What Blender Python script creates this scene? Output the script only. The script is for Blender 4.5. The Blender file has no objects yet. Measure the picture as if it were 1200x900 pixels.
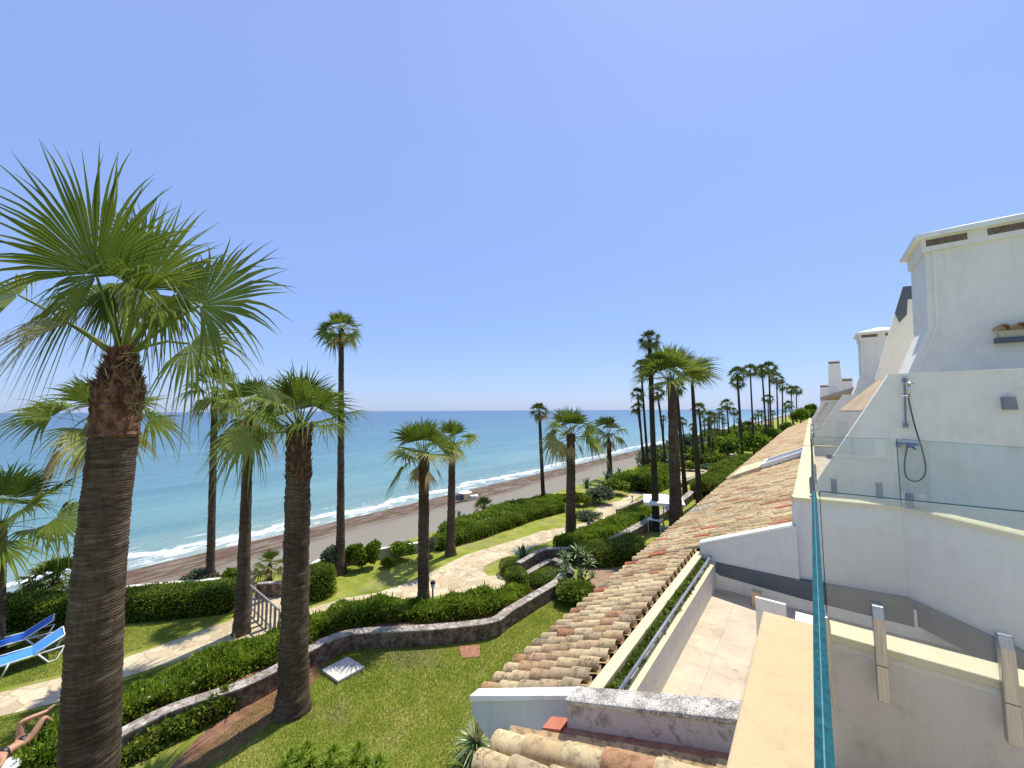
import bpy, math, random
import numpy as np
from mathutils import Vector, Matrix
sc = bpy.context.scene
rad = math.radians
rng = np.random.default_rng(7)
random.seed(7)

# ------------------------------------------------------------------ camera
H = 7.2                     # eye height above the lawn
F0 = 445.0                  # focal length in photo pixels (1200 wide)
PITCH = math.atan(31 / F0); YAW = math.atan(350 / math.hypot(F0, 31)); ROLL = rad(0.28)
FW = Vector((-math.sin(YAW) * math.cos(PITCH), math.cos(YAW) * math.cos(PITCH), math.sin(PITCH)))
R0 = Vector((math.cos(YAW), math.sin(YAW), 0)); U0 = R0.cross(FW)
UP = U0 * math.cos(ROLL) + R0 * math.sin(ROLL); RT = R0 * math.cos(ROLL) - U0 * math.sin(ROLL)
CAM = Vector((0, 0, H))
cam = bpy.data.cameras.new("camera"); cam_o = bpy.data.objects.new("camera", cam)
sc.collection.objects.link(cam_o); sc.camera = cam_o
cam_o.matrix_world = Matrix(((RT.x, UP.x, -FW.x, 0), (RT.y, UP.y, -FW.y, 0), (RT.z, UP.z, -FW.z, H), (0, 0, 0, 1)))
cam.sensor_width = 36; cam.lens = F0 / 1200 * 36; cam.clip_start = 0.02; cam.clip_end = 60000

# ------------------------------------------------------------------ light
EL = rad(66); AZ = math.atan2(.08, 1)          # azimuth from +Y towards +X
SUNV = Vector((math.sin(AZ) * math.cos(EL), math.cos(AZ) * math.cos(EL), math.sin(EL)))
w = bpy.data.worlds.new("World"); sc.world = w; w.use_nodes = True
nt = w.node_tree; bg = nt.nodes['Background']
sky = nt.nodes.new('ShaderNodeTexSky'); sky.sky_type = 'NISHITA'; sky.sun_disc = False
sky.sun_elevation = EL; sky.sun_rotation = AZ; sky.air_density = 1.0; sky.dust_density = 0.6; sky.ozone_density = 4.0
EXPO = 0.58; SKYS = 0.125
hs = nt.nodes.new('ShaderNodeMix'); hs.data_type = 'RGBA'; hs.inputs[0].default_value = .7   # clear-air scattering sky blended with a summer-haze gradient
wtc = nt.nodes.new('ShaderNodeTexCoord'); wsp = nt.nodes.new('ShaderNodeSeparateXYZ'); nt.links.new(wtc.outputs['Generated'], wsp.inputs[0])
wr = nt.nodes.new('ShaderNodeValToRGB'); nt.links.new(wsp.outputs[2], wr.inputs[0])
SKYSTOPS = [(0, (.38, .53, .93)), (.05, (.34, .51, .95)), (.2, (.31, .48, .99)), (.45, (.33, .48, 1.0)), (1, (.37, .50, .99))]
while len(wr.color_ramp.elements) < len(SKYSTOPS): wr.color_ramp.elements.new(.5)
for e_, (p_, c_) in zip(wr.color_ramp.elements, SKYSTOPS): e_.position = p_; e_.color = (*c_, 1)
wm = nt.nodes.new('ShaderNodeVectorMath'); wm.operation = 'SCALE'; wm.inputs['Scale'].default_value = 1 / (SKYS * 2 ** EXPO); nt.links.new(wr.outputs[0], wm.inputs[0])
nt.links.new(sky.outputs[0], hs.inputs[6]); nt.links.new(wm.outputs[0], hs.inputs[7]); nt.links.new(hs.outputs[2], bg.inputs[0])
bg.inputs[1].default_value = SKYS
sl = bpy.data.lights.new("sun", 'SUN'); sl.energy = 3.8; sl.angle = rad(.5); sl.color = (1, .955, .86)
so = bpy.data.objects.new("sun", sl); sc.collection.objects.link(so)
so.rotation_euler = SUNV.to_track_quat('Z', 'Y').to_euler(); so.location = (0, 0, 60)
sc.view_settings.view_transform = 'Standard'; sc.view_settings.look = 'None'
sc.view_settings.exposure = EXPO; sc.view_settings.gamma = 1
sc.render.resolution_x = 1024; sc.render.resolution_y = 768
sc.cycles.max_bounces = 8; sc.cycles.transparent_max_bounces = 12

# ------------------------------------------------------------------ projection helpers
def ray(u, v): return FW * F0 + RT * (u - 600) - UP * (v - 450)
def gp(u, v, z=0.0):
    d = ray(u, v); t = (z - H) / d.z
    return CAM + d * t
def onY(u, v, Y):
    d = ray(u, v); return CAM + d * (Y / d.y)
def at(u, v, f):
    return CAM + ray(u, v) * (f / F0)
def depth(p): return (Vector(p) - CAM).dot(FW)

# ------------------------------------------------------------------ object helpers
def link(o): sc.collection.objects.link(o); return o
def tag(o, label=None, cat=None, group=None, kind=None):
    if label: o['label'] = label
    if cat: o['category'] = cat
    if group: o['group'] = group
    if kind: o['kind'] = kind
    return o
def thing(name, label, cat, loc=(0, 0, 0), rotz=0, group=None):
    o = bpy.data.objects.new(name, None); link(o); o.empty_display_size = .2
    o.location = loc; o.rotation_euler = (0, 0, rotz)
    return tag(o, label, cat, group)

class MB:
    def __init__(s): s.v = []; s.f = []; s.a = []
    def add(s, vs, fs, a=0.0):
        n = len(s.v); s.v.extend([tuple(p) for p in vs]); s.f.extend([tuple(i + n for i in f) for f in fs])
        if isinstance(a, (list, tuple)): s.a.extend(a)
        else: s.a.extend([a] * len(vs))
    def box(s, a, b, at_=0.0):
        x0, y0, z0 = a; x1, y1, z1 = b
        s.add([(x0,y0,z0),(x1,y0,z0),(x1,y1,z0),(x0,y1,z0),(x0,y0,z1),(x1,y0,z1),(x1,y1,z1),(x0,y1,z1)],
              [(0,3,2,1),(4,5,6,7),(0,1,5,4),(1,2,6,5),(2,3,7,6),(3,0,4,7)], at_)
    def hexa(s, bot, top, at_=0.0):
        s.add(list(bot) + list(top), [(3,2,1,0),(4,5,6,7),(0,1,5,4),(1,2,6,5),(2,3,7,6),(3,0,4,7)], at_)
    def prism(s, poly, d):           # poly: 3D points planar; d: extrusion vector
        n = len(poly); d = Vector(d); P = [Vector(p) for p in poly]; Q = [p + d for p in P]
        s.add(P + Q, [tuple(range(n))[::-1], tuple(range(n, 2 * n))] + [(i, (i + 1) % n, n + (i + 1) % n, n + i) for i in range(n)])
    def tube(s, pts, rs, n=8, caps=True, a=0.0):
        pts = [Vector(p) for p in pts]
        if not hasattr(rs, '__len__'): rs = [rs] * len(pts)
        vs = []; fs = []
        t0 = (pts[1] - pts[0]).normalized()
        ref = Vector((0, 0, 1)) if abs(t0.z) < .9 else Vector((1, 0, 0))
        u = t0.cross(ref).normalized()
        for i, p in enumerate(pts):
            t = (pts[min(i + 1, len(pts) - 1)] - pts[max(i - 1, 0)]).normalized()
            u = (u - t * u.dot(t)).normalized(); w_ = t.cross(u)
            for k in range(n):
                an = 2 * math.pi * k / n
                vs.append(p + (u * math.cos(an) + w_ * math.sin(an)) * rs[i])
        for i in range(len(pts) - 1):
            for k in range(n):
                fs.append((i*n+k, i*n+(k+1) % n, (i+1)*n+(k+1) % n, (i+1)*n+k))
        if caps: fs.append(tuple(range(n))[::-1]); fs.append(tuple(range((len(pts)-1)*n, len(pts)*n)))
        s.add(vs, fs, a)
    def build(s, name, mat, parent=None, smooth=False, bevel=0, local=False):
        m = bpy.data.meshes.new(name)
        off = Vector((0, 0, 0))
        if parent is not None and not local:
            r = parent
            while r is not None: off = off + Vector(r.location); r = r.parent
        V = np.array([tuple(p) for p in s.v], dtype=np.float32) - np.array(off, dtype=np.float32)
        m.from_pydata(V.tolist(), [], s.f); m.update()
        at_ = m.attributes.new('rnd', 'FLOAT', 'POINT'); at_.data.foreach_set('value', np.array(s.a, dtype=np.float32))
        if smooth: m.polygons.foreach_set('use_smooth', [True] * len(m.polygons))
        m.materials.append(mat)
        o = bpy.data.objects.new(name, m); link(o)
        if parent is not None: o.parent = parent
        if bevel:
            b = o.modifiers.new('bevel', 'BEVEL'); b.width = bevel; b.segments = 2; b.limit_method = 'ANGLE'; b.angle_limit = rad(40)
        return o

def np_quads(name, V, mat, rnd, parent=None, nper=4):
    """V: (n, nper, 3) float array of separate faces."""
    n = V.shape[0]; m = bpy.data.meshes.new(name)
    off = np.zeros(3); r = parent
    while r is not None: off = off + np.array(r.location); r = r.parent
    V = (V - off).astype(np.float32)
    m.vertices.add(n * nper); m.vertices.foreach_set('co', V.reshape(-1))
    m.loops.add(n * nper); m.loops.foreach_set('vertex_index', np.arange(n * nper, dtype=np.int32))
    m.polygons.add(n); m.polygons.foreach_set('loop_start', np.arange(0, n * nper, nper, dtype=np.int32))
    m.polygons.foreach_set('loop_total', np.full(n, nper, dtype=np.int32))
    m.update(calc_edges=True); m.validate()
    a = m.attributes.new('rnd', 'FLOAT', 'POINT'); a.data.foreach_set('value', np.repeat(rnd, nper).astype(np.float32))
    m.materials.append(mat)
    o = bpy.data.objects.new(name, m); link(o)
    if parent is not None: o.parent = parent
    return o

# ------------------------------------------------------------------ materials
def newmat(name):
    m = bpy.data.materials.new(name); m.use_nodes = True; t = m.node_tree
    return m, t, t.nodes['Principled BSDF'], t.nodes['Material Output']
def N(t, typ, **kw):
    n = t.nodes.new(typ)
    for k, v in kw.items(): setattr(n, k, v)
    return n
def ramp(t, stops):
    r = N(t, 'ShaderNodeValToRGB'); e = r.color_ramp.elements
    while len(e) < len(stops): e.new(.5)
    for i, (p, c) in enumerate(stops):
        e[i].position = p; e[i].color = (*c, 1) if len(c) == 3 else c
    return r
def noise(t, coord, scale, detail=4, rough=.55, dist=0):
    n = N(t, 'ShaderNodeTexNoise'); n.inputs['Scale'].default_value = scale; n.inputs['Detail'].default_value = detail
    n.inputs['Roughness'].default_value = rough; n.inputs['Distortion'].default_value = dist
    t.links.new(coord, n.inputs['Vector']); return n
def mixc(t, fac, a, b, mode='MIX'):
    x = N(t, 'ShaderNodeMix', data_type='RGBA', blend_type=mode)
    for s_, val in ((0, fac), (6, a), (7, b)):
        if hasattr(val, 'is_linked') or hasattr(val, 'links'): t.links.new(val, x.inputs[s_])
        elif isinstance(val, (int, float)): x.inputs[s_].default_value = val
        else: x.inputs[s_].default_value = (*val, 1)
    return x.outputs[2]
def bump(t, h, strength, dist, prin):
    b = N(t, 'ShaderNodeBump'); b.inputs['Strength'].default_value = strength; b.inputs['Distance'].default_value = dist
    t.links.new(h, b.inputs['Height']); t.links.new(b.outputs[0], prin.inputs['Normal']); return b
def spec(p, v):
    p.inputs['Specular IOR Level'].default_value = v
def nmat(name, stops, scale, rough=.8, bs=.3, bd=.01, detail=6, fine=None, stretch=None, sp=.3, bscale=None, metal=0):
    m, t, p, o = newmat(name)
    tc = N(t, 'ShaderNodeTexCoord'); co = tc.outputs['Object']
    if stretch:
        mp = N(t, 'ShaderNodeMapping'); mp.inputs['Scale'].default_value = stretch
        t.links.new(co, mp.inputs['Vector']); co = mp.outputs[0]
    n = noise(t, co, scale, detail); r = ramp(t, stops); t.links.new(n.outputs[0], r.inputs[0]); col = r.outputs[0]
    if fine:
        n2 = noise(t, co, fine[0], 5, .7); r2 = ramp(t, [(fine[1], (1, 1, 1)), (fine[2], fine[3])]); t.links.new(n2.outputs[0], r2.inputs[0])
        col = mixc(t, 1.0, col, r2.outputs[0], 'MULTIPLY')
    t.links.new(col, p.inputs['Base Color']); p.inputs['Roughness'].default_value = rough; spec(p, sp)
    p.inputs['Metallic'].default_value = metal
    if bs:
        nb = noise(t, co, bscale or scale * 6, 6, .65); bump(t, nb.outputs[0], bs, bd, p)
    return m
def solid(name, c, rough=.5, metal=0, sp=.5):
    return nmat(name, [(.3, tuple(x * .93 for x in c)), (.7, c)], 9, rough, .08, .002, 3, sp=sp, metal=metal)

def leafmat(name, c_dark, c_mid, c_light, c_dry, trans=.35, rough=.45, sp=.35):
    """rnd in 0..1 picks shade; rnd > 1 means dry."""
    m, t, p, o = newmat(name)
    at_ = N(t, 'ShaderNodeAttribute', attribute_name='rnd')
    r = ramp(t, [(0, c_dark), (.25, c_mid), (.5, c_light), (.55, c_light), (1.0, c_dry)])
    mul = N(t, 'ShaderNodeMath', operation='MULTIPLY'); mul.inputs[1].default_value = .5
    t.links.new(at_.outputs['Fac'], mul.inputs[0]); t.links.new(mul.outputs[0], r.inputs[0])
    tc = N(t, 'ShaderNodeTexCoord'); n = noise(t, tc.outputs['Object'], 1.3, 3)
    r2 = ramp(t, [(.3, (.78, .8, .75)), (.7, (1.2, 1.15, 1.1))]); t.links.new(n.outputs[0], r2.inputs[0])
    col = mixc(t, 1.0, r.outputs[0], r2.outputs[0], 'MULTIPLY')
    t.links.new(col, p.inputs['Base Color']); p.inputs['Roughness'].default_value = rough; spec(p, sp)
    tr = N(t, 'ShaderNodeBsdfTranslucent'); t.links.new(col, tr.inputs['Color'])
    mx = N(t, 'ShaderNodeMixShader'); mx.inputs[0].default_value = trans
    t.links.new(p.outputs[0], mx.inputs[1]); t.links.new(tr.outputs[0], mx.inputs[2]); t.links.new(mx.outputs[0], o.inputs['Surface'])
    return m

M = {}
M['palm'] = leafmat('palm_leaf', (.065, .10, .012), (.15, .21, .025), (.28, .33, .07), (.56, .42, .24), .42, .55, .16)
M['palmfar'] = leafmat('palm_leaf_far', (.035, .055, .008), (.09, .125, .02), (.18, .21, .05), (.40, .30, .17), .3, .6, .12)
M['hedge'] = leafmat('hedge_leaf', (.055, .095, .010), (.16, .235, .02), (.34, .41, .05), (.34, .26, .12), .35, .55, .15)
M['lush'] = leafmat('lush_leaf', (.075, .13, .010), (.20, .30, .024), (.38, .48, .06), (.36, .30, .12), .38, .5, .18)
M['boxleaf'] = leafmat('box_leaf', (.065, .10, .012), (.18, .24, .028), (.34, .40, .07), (.34, .26, .12), .3, .55, .15)
M['grayleaf'] = leafmat('grey_green_leaf', (.07, .10, .05), (.16, .21, .11), (.3, .35, .22), (.35, .3, .2), .3, .5, .3)
M['agave'] = leafmat('agave_leaf', (.03, .07, .035), (.06, .13, .06), (.13, .22, .10), (.3, .25, .15), .1, .4, .5)
M['yucca'] = leafmat('yucca_leaf', (.07, .12, .04), (.17, .25, .09), (.36, .42, .2), (.45, .38, .22), .2, .35, .5)
M['grassb'] = leafmat('grass_blade', (.13, .20, .025), (.26, .32, .045), (.42, .44, .10), (.4, .36, .14), .35, .55, .2)
M['shrubcore'] = nmat('shrub_inside', [(.3, (.008, .016, .004)), (.7, (.02, .035, .008))], 9, .95, .8, .05, sp=.05)  # near-black green of the core hulls
M['flower'] = leafmat('flower_petal', (.4, .02, .08), (.5, .04, .12), (.6, .1, .2), (.6, .2, .3), .3)

def trunkmat(name, c1, c2, c3, ring=26, axis_stretch=(1.2, 1.2, 9)):
    m, t, p, o = newmat(name)
    tc = N(t, 'ShaderNodeTexCoord'); co = tc.outputs['Object']
    mp = N(t, 'ShaderNodeMapping'); mp.inputs['Scale'].default_value = axis_stretch; t.links.new(co, mp.inputs['Vector'])
    n = noise(t, mp.outputs[0], 3.2, 8, .72, .4); r = ramp(t, [(.32, c1), (.52, c2), (.72, c3)]); t.links.new(n.outputs[0], r.inputs[0])
    n2 = noise(t, co, 1.1, 3); r2 = ramp(t, [(.35, (.7, .68, .66)), (.65, (1.2, 1.2, 1.2))]); t.links.new(n2.outputs[0], r2.inputs[0])
    mp3 = N(t, 'ShaderNodeMapping'); mp3.inputs['Scale'].default_value = (14, 14, 1.5); t.links.new(co, mp3.inputs['Vector'])
    n3 = noise(t, mp3.outputs[0], 1.5, 6, .7); r3 = ramp(t, [(.38, (.55, .5, .47)), (.52, (1, 1, 1))]); t.links.new(n3.outputs[0], r3.inputs[0])
    col = mixc(t, 1.0, r.outputs[0], r2.outputs[0], 'MULTIPLY'); col = mixc(t, .6, col, r3.outputs[0], 'MULTIPLY')
    t.links.new(col, p.inputs['Base Color']); p.inputs['Roughness'].default_value = .9; spec(p, .15)
    wv = N(t, 'ShaderNodeTexWave', wave_type='BANDS', bands_direction='Z'); wv.inputs['Scale'].default_value = ring / 6.3
    wv.inputs['Distortion'].default_value = 3.5; wv.inputs['Detail'].default_value = 4; t.links.new(co, wv.inputs['Vector'])
    ad0 = N(t, 'ShaderNodeMath', operation='MULTIPLY_ADD'); ad0.inputs[1].default_value = .45; t.links.new(wv.outputs['Fac'], ad0.inputs[0]); t.links.new(n.outputs[0], ad0.inputs[2])
    ad = N(t, 'ShaderNodeMath', operation='MULTIPLY_ADD'); ad.inputs[1].default_value = .8; t.links.new(n3.outputs[0], ad.inputs[0]); t.links.new(ad0.outputs[0], ad.inputs[2])
    bump(t, ad.outputs[0], .65, .014, p)
    return m
M['trunk'] = trunkmat('palm_bark', (.045, .031, .020), (.115, .083, .056), (.25, .195, .14), 70)
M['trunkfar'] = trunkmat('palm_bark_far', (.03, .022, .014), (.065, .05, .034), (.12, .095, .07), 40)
M['boots'] = nmat('leaf_base_husk', [(.3, (.05, .022, .012)), (.5, (.14, .065, .035)), (.75, (.30, .18, .10))], 14, .85, .6, .01, stretch=(1, 1, .5))
M['woodbark'] = nmat('tree_bark', [(.3, (.06, .045, .03)), (.7, (.16, .12, .09))], 8, .9, .5, .02, stretch=(3, 3, .6))

def wallmat(name, base, dirt, s=1.0, bs=.25, rough=.85, dirtpos=(.50, .78), dirtscale=3.0):
    m, t, p, o = newmat(name)
    tc = N(t, 'ShaderNodeTexCoord'); co = tc.outputs['Object']
    n = noise(t, co, dirtscale, 8, .68); r = ramp(t, [(dirtpos[0], (0, 0, 0)), (dirtpos[1], (1, 1, 1))]); t.links.new(n.outputs[0], r.inputs[0])
    n2 = noise(t, co, .5, 3); r2 = ramp(t, [(.3, (.95, .95, .95)), (.7, (1.03, 1.03, 1.03))]); t.links.new(n2.outputs[0], r2.inputs[0])
    col = mixc(t, r.outputs[0], base, dirt); col = mixc(t, 1.0, col, r2.outputs[0], 'MULTIPLY')
    n3 = noise(t, co, 130 * s, 3, .6); r3 = ramp(t, [(.35, (.93, .93, .92)), (.65, (1.03, 1.03, 1.03))]); t.links.new(n3.outputs[0], r3.inputs[0])
    col = mixc(t, 1.0, col, r3.outputs[0], 'MULTIPLY')
    mpz = N(t, 'ShaderNodeMapping'); mpz.inputs['Scale'].default_value = (5, 5, .45); t.links.new(co, mpz.inputs['Vector'])
    n5 = noise(t, mpz.outputs[0], 1.6, 8, .72); r5 = ramp(t, [(.30, (.80, .77, .73)), (.46, (.97, .965, .96)), (.6, (1, 1, 1))]); t.links.new(n5.outputs[0], r5.inputs[0])
    n6 = noise(t, co, 1.7, 8, .75); r6 = ramp(t, [(.495, (1, 1, 1)), (.50, (.88, .86, .83)), (.505, (1, 1, 1))]); t.links.new(n6.outputs[0], r6.inputs[0])
    col = mixc(t, .45, col, r5.outputs[0], 'MULTIPLY'); col = mixc(t, .25, col, r6.outputs[0], 'MULTIPLY')
    t.links.new(col, p.inputs['Base Color']); p.inputs['Roughness'].default_value = rough; spec(p, .25)
    nb = noise(t, co, 45 * s, 6, .7); bump(t, nb.outputs[0], bs, .006, p)
    return m
M['white'] = wallmat('white_render', (.86, .82, .70), (.74, .70, .59))
M['white2'] = wallmat('white_paint', (.86, .86, .78), (.72, .70, .61))
M['blueshade'] = wallmat('shaded_white_render', (.66, .66, .62), (.58, .58, .54))  # white render greyed and darkened, the walls' shade put into its colour
M['cream'] = wallmat('cream_coping', (.55, .42, .235), (.43, .32, .175), dirtpos=(.55, .85))
M['creamyellow'] = wallmat('pale_yellow_coping', (.66, .57, .35), (.50, .42, .26), dirtpos=(.6, .85))
M['sill'] = wallmat('cream_sill', (.68, .585, .37), (.54, .45, .28), dirtpos=(.6, .85))
M['lichen_old'] = wallmat('lichen_stained_coping', (.66, .62, .57), (.22, .19, .17), 1, .5, .95, (.47, .56), 60)
M['stainwall'] = wallmat('stained_render', (.52, .48, .46), (.28, .24, .21), 1, .4, .9, (.5, .62), 9)
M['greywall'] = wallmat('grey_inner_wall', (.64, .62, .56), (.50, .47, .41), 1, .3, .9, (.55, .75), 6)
M['darkbluegrey'] = solid('dark_blue_grey', (.085, .108, .125), .5)
M['floor'] = nmat('terrace_tiles', [(.3, (.46, .38, .30)), (.7, (.60, .51, .42))], 2.2, .7, .1, .003, fine=(14, .45, .75, (.8, .72, .62)))
M['awning'] = nmat('beige_awning_cloth', [(.3, (.42, .30, .18)), (.7, (.56, .42, .27))], 3, .9, .1, .004)
M['darkgrey'] = solid('dark_grey', (.06, .065, .07), .5)
M['brownvent'] = nmat('weathered_vent_brick', [(.3, (.10, .07, .05)), (.7, (.25, .19, .15))], 30, .9, .4, .01)
M['steel'] = nmat('brushed_steel', [(.3, (.30, .32, .34)), (.7, (.44, .46, .48))], 6, .3, .05, .001, metal=1, stretch=(30, 30, 1))
M['greymetal'] = nmat('grey_painted_metal', [(.3, (.17, .19, .22)), (.7, (.24, .26, .29))], 6, .5, .05, .001, sp=.5)
M['chrome'] = nmat('chrome', [(.3, (.6, .6, .62)), (.7, (.7, .7, .72))], 6, .15, 0, metal=1)
M['bluehandle'] = solid('blue_plastic', (.05, .12, .35), .5)
M['glassedge'] = nmat('glass_edge', [(.3, (.004, .045, .06)), (.7, (.012, .10, .12))], 60, .65, .1, .001, sp=.08)
M['glassedgemid'] = nmat('glass_interlayer', [(.3, (.04, .14, .17)), (.7, (.1, .25, .29))], 40, .4, .1, .001)
M['black'] = solid('black_rubber', (.012, .012, .013), .5)
M['plasticwhite'] = solid('white_plastic', (.8, .8, .8), .35)
M['sling'] = nmat('blue_sling', [(.3, (.012, .09, .45)), (.7, (.025, .15, .58))], 12, .5, .15, .003, sp=.4)
M['slinglight'] = nmat('light_blue_sling', [(.3, (.06, .24, .62)), (.7, (.09, .32, .70))], 12, .5, .15, .003, sp=.4)
M['towel'] = nmat('white_towel', [(.3, (.68, .70, .75)), (.7, (.85, .86, .88))], 9, .95, .6, .01)
M['canopy'] = nmat('white_canopy', [(.3, (.78, .78, .78)), (.7, (.86, .86, .86))], 2, .8, .1, .005)
M['slab'] = nmat('concrete_slab', [(.3, (.50, .46, .40)), (.7, (.62, .58, .51))], 5, .9, .2, .004)
M['brick'] = nmat('old_red_brick', [(.3, (.28, .10, .06)), (.7, (.42, .22, .14))], 12, .9, .4, .006)
M['greywood'] = nmat('weathered_grey_wood', [(.3, (.20, .18, .16)), (.7, (.36, .34, .31))], 9, .9, .3, .004, stretch=(6, 6, .5))
M['brownwood'] = nmat('dark_brown_wood', [(.3, (.05, .032, .022)), (.7, (.12, .08, .06))], 9, .9, .3, .004, stretch=(1, 1, 4))
M['skin'] = nmat('tanned_skin', [(.3, (.44, .22, .13)), (.7, (.52, .28, .17))], 7, .5, .05, .002, sp=.4)
M['hair'] = solid('dark_brown_hair', (.03, .018, .012), .6)
M['terracotta'] = nmat('terracotta', [(.3, (.42, .14, .07)), (.7, (.52, .2, .11))], 9, .85, .3, .004)

def lichenmat():
    m, t, p, o = newmat('lichen_stained_coping')
    tc = N(t, 'ShaderNodeTexCoord'); co = tc.outputs['Object']
    n1 = noise(t, co, 75, 8, .75); n2 = noise(t, co, 7, 5, .7)
    ad = N(t, 'ShaderNodeMath', operation='MULTIPLY_ADD'); ad.inputs[1].default_value = .55; t.links.new(n2.outputs[0], ad.inputs[0]); t.links.new(n1.outputs[0], ad.inputs[2])
    r = ramp(t, [(.66, (.68, .64, .56)), (.76, (.46, .42, .36)), (.86, (.20, .17, .14)), (1, (.13, .11, .09))]); t.links.new(ad.outputs[0], r.inputs[0])
    t.links.new(r.outputs[0], p.inputs['Base Color']); p.inputs['Roughness'].default_value = .95; spec(p, .1); bump(t, n1.outputs[0], .6, .006, p); return m
M['lichen'] = lichenmat()
def floormat():
    m, t, p, o = newmat('terrace_tiles')
    tc = N(t, 'ShaderNodeTexCoord'); co = tc.outputs['Object']
    b = N(t, 'ShaderNodeTexBrick'); b.offset = 0; b.inputs['Scale'].default_value = 1.0; b.inputs['Brick Width'].default_value = .42; b.inputs['Row Height'].default_value = .42; b.inputs['Mortar Size'].default_value = .005
    b.inputs['Color1'].default_value = (.50, .41, .29, 1); b.inputs['Color2'].default_value = (.53, .44, .315, 1); b.inputs['Mortar'].default_value = (.40, .33, .24, 1); t.links.new(co, b.inputs['Vector'])
    n = noise(t, co, 2.4, 6, .65); r = ramp(t, [(.3, (.82, .78, .76)), (.62, (1.08, 1.08, 1.08))]); t.links.new(n.outputs[0], r.inputs[0])
    n2 = noise(t, co, 13, 5, .7); r2 = ramp(t, [(.60, (1, 1, 1)), (.72, (.68, .58, .48))]); t.links.new(n2.outputs[0], r2.inputs[0])
    col = mixc(t, 1.0, b.outputs[0], r.outputs[0], 'MULTIPLY'); col = mixc(t, 1.0, col, r2.outputs[0], 'MULTIPLY')
    t.links.new(col, p.inputs['Base Color']); p.inputs['Roughness'].default_value = .75; spec(p, .25); return m
M['floor'] = floormat()
def glassmat():
    m, t, p, o = newmat('clear_glass'); t.nodes.remove(p)
    gl = N(t, 'ShaderNodeBsdfGlossy'); gl.inputs['Roughness'].default_value = .01; gl.inputs['Color'].default_value = (.93, .97, .97, 1)
    tr = N(t, 'ShaderNodeBsdfTransparent'); tr.inputs['Color'].default_value = (.93, .96, .955, 1)
    fr = N(t, 'ShaderNodeFresnel'); ge = N(t, 'ShaderNodeNewGeometry'); mi = N(t, 'ShaderNodeMapRange'); mi.inputs['To Min'].default_value = 1.5; mi.inputs['To Max'].default_value = 1 / 1.5
    t.links.new(ge.outputs['Backfacing'], mi.inputs['Value']); t.links.new(mi.outputs[0], fr.inputs['IOR'])
    df = N(t, 'ShaderNodeBsdfDiffuse'); df.inputs['Color'].default_value = (.55, .58, .58, 1)
    m1 = N(t, 'ShaderNodeMixShader'); gtc = N(t, 'ShaderNodeTexCoord'); gmp = N(t, 'ShaderNodeMapping'); gmp.inputs['Scale'].default_value = (2.5, 2.5, .8); t.links.new(gtc.outputs['Object'], gmp.inputs['Vector'])
    gn = noise(t, gmp.outputs[0], 3.0, 8, .72); gr = N(t, 'ShaderNodeMapRange'); gr.inputs['From Min'].default_value = .3; gr.inputs['From Max'].default_value = .75; gr.inputs['To Min'].default_value = .035; gr.inputs['To Max'].default_value = .13; t.links.new(gn.outputs[0], gr.inputs['Value']); t.links.new(gr.outputs[0], m1.inputs[0])      # salt film on the glass
    t.links.new(tr.outputs[0], m1.inputs[1]); t.links.new(df.outputs[0], m1.inputs[2])
    mx = N(t, 'ShaderNodeMixShader'); t.links.new(fr.outputs[0], mx.inputs[0]); t.links.new(m1.outputs[0], mx.inputs[1]); t.links.new(gl.outputs[0], mx.inputs[2])
    t.links.new(mx.outputs[0], o.inputs['Surface']); return m
M['glass'] = glassmat()

def tilemat():
    m, t, p, o = newmat('aged_clay_tiles')
    at_ = N(t, 'ShaderNodeAttribute', attribute_name='rnd')
    r = ramp(t, [(0, (.44, .23, .13)), (.08, (.50, .34, .19)), (.22, (.57, .44, .25)), (.5, (.64, .52, .31)), (.68, (.52, .37, .22)), (.78, (.64, .53, .33)), (.93, (.38, .30, .19)), (.985, (.46, .16, .08))])
    t.links.new(at_.outputs['Fac'], r.inputs[0])
    tc = N(t, 'ShaderNodeTexCoord'); co = tc.outputs['Object']
    n = noise(t, co, 11, 8, .72); r2 = ramp(t, [(.33, (.42, .37, .33)), (.50, (.95, .95, .92)), (.7, (1.12, 1.08, .98))]); t.links.new(n.outputs[0], r2.inputs[0])
    n3 = noise(t, co, .9, 4); r3 = ramp(t, [(.35, (.80, .76, .74)), (.6, (1.05, 1.03, 1.0))]); t.links.new(n3.outputs[0], r3.inputs[0])
    col = mixc(t, 1.0, r.outputs[0], r2.outputs[0], 'MULTIPLY'); col = mixc(t, 1.0, col, r3.outputs[0], 'MULTIPLY')
    n4 = noise(t, co, 38, 6, .75); r4 = ramp(t, [(.52, (0, 0, 0)), (.58, (1, 1, 1))]); t.links.new(n4.outputs[0], r4.inputs[0])
    n5 = noise(t, co, 2.6, 3, .6); r5 = ramp(t, [(.50, (0, 0, 0)), (.62, (1, 1, 1))]); t.links.new(n5.outputs[0], r5.inputs[0])
    lich = mixc(t, 1.0, r4.outputs[0], r5.outputs[0], 'MULTIPLY')
    col = mixc(t, lich, col, (.06, .052, .042))
    t.links.new(col, p.inputs['Base Color']); p.inputs['Roughness'].default_value = .92; spec(p, .15)
    nb = noise(t, co, 55, 6, .7); bump(t, nb.outputs[0], .45, .008, p)
    return m
M['tile'] = tilemat()
M['tilebed'] = nmat('tile_bed', [(.3, (.10, .05, .035)), (.7, (.22, .12, .08))], 6, .95, .4, .01)

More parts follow.
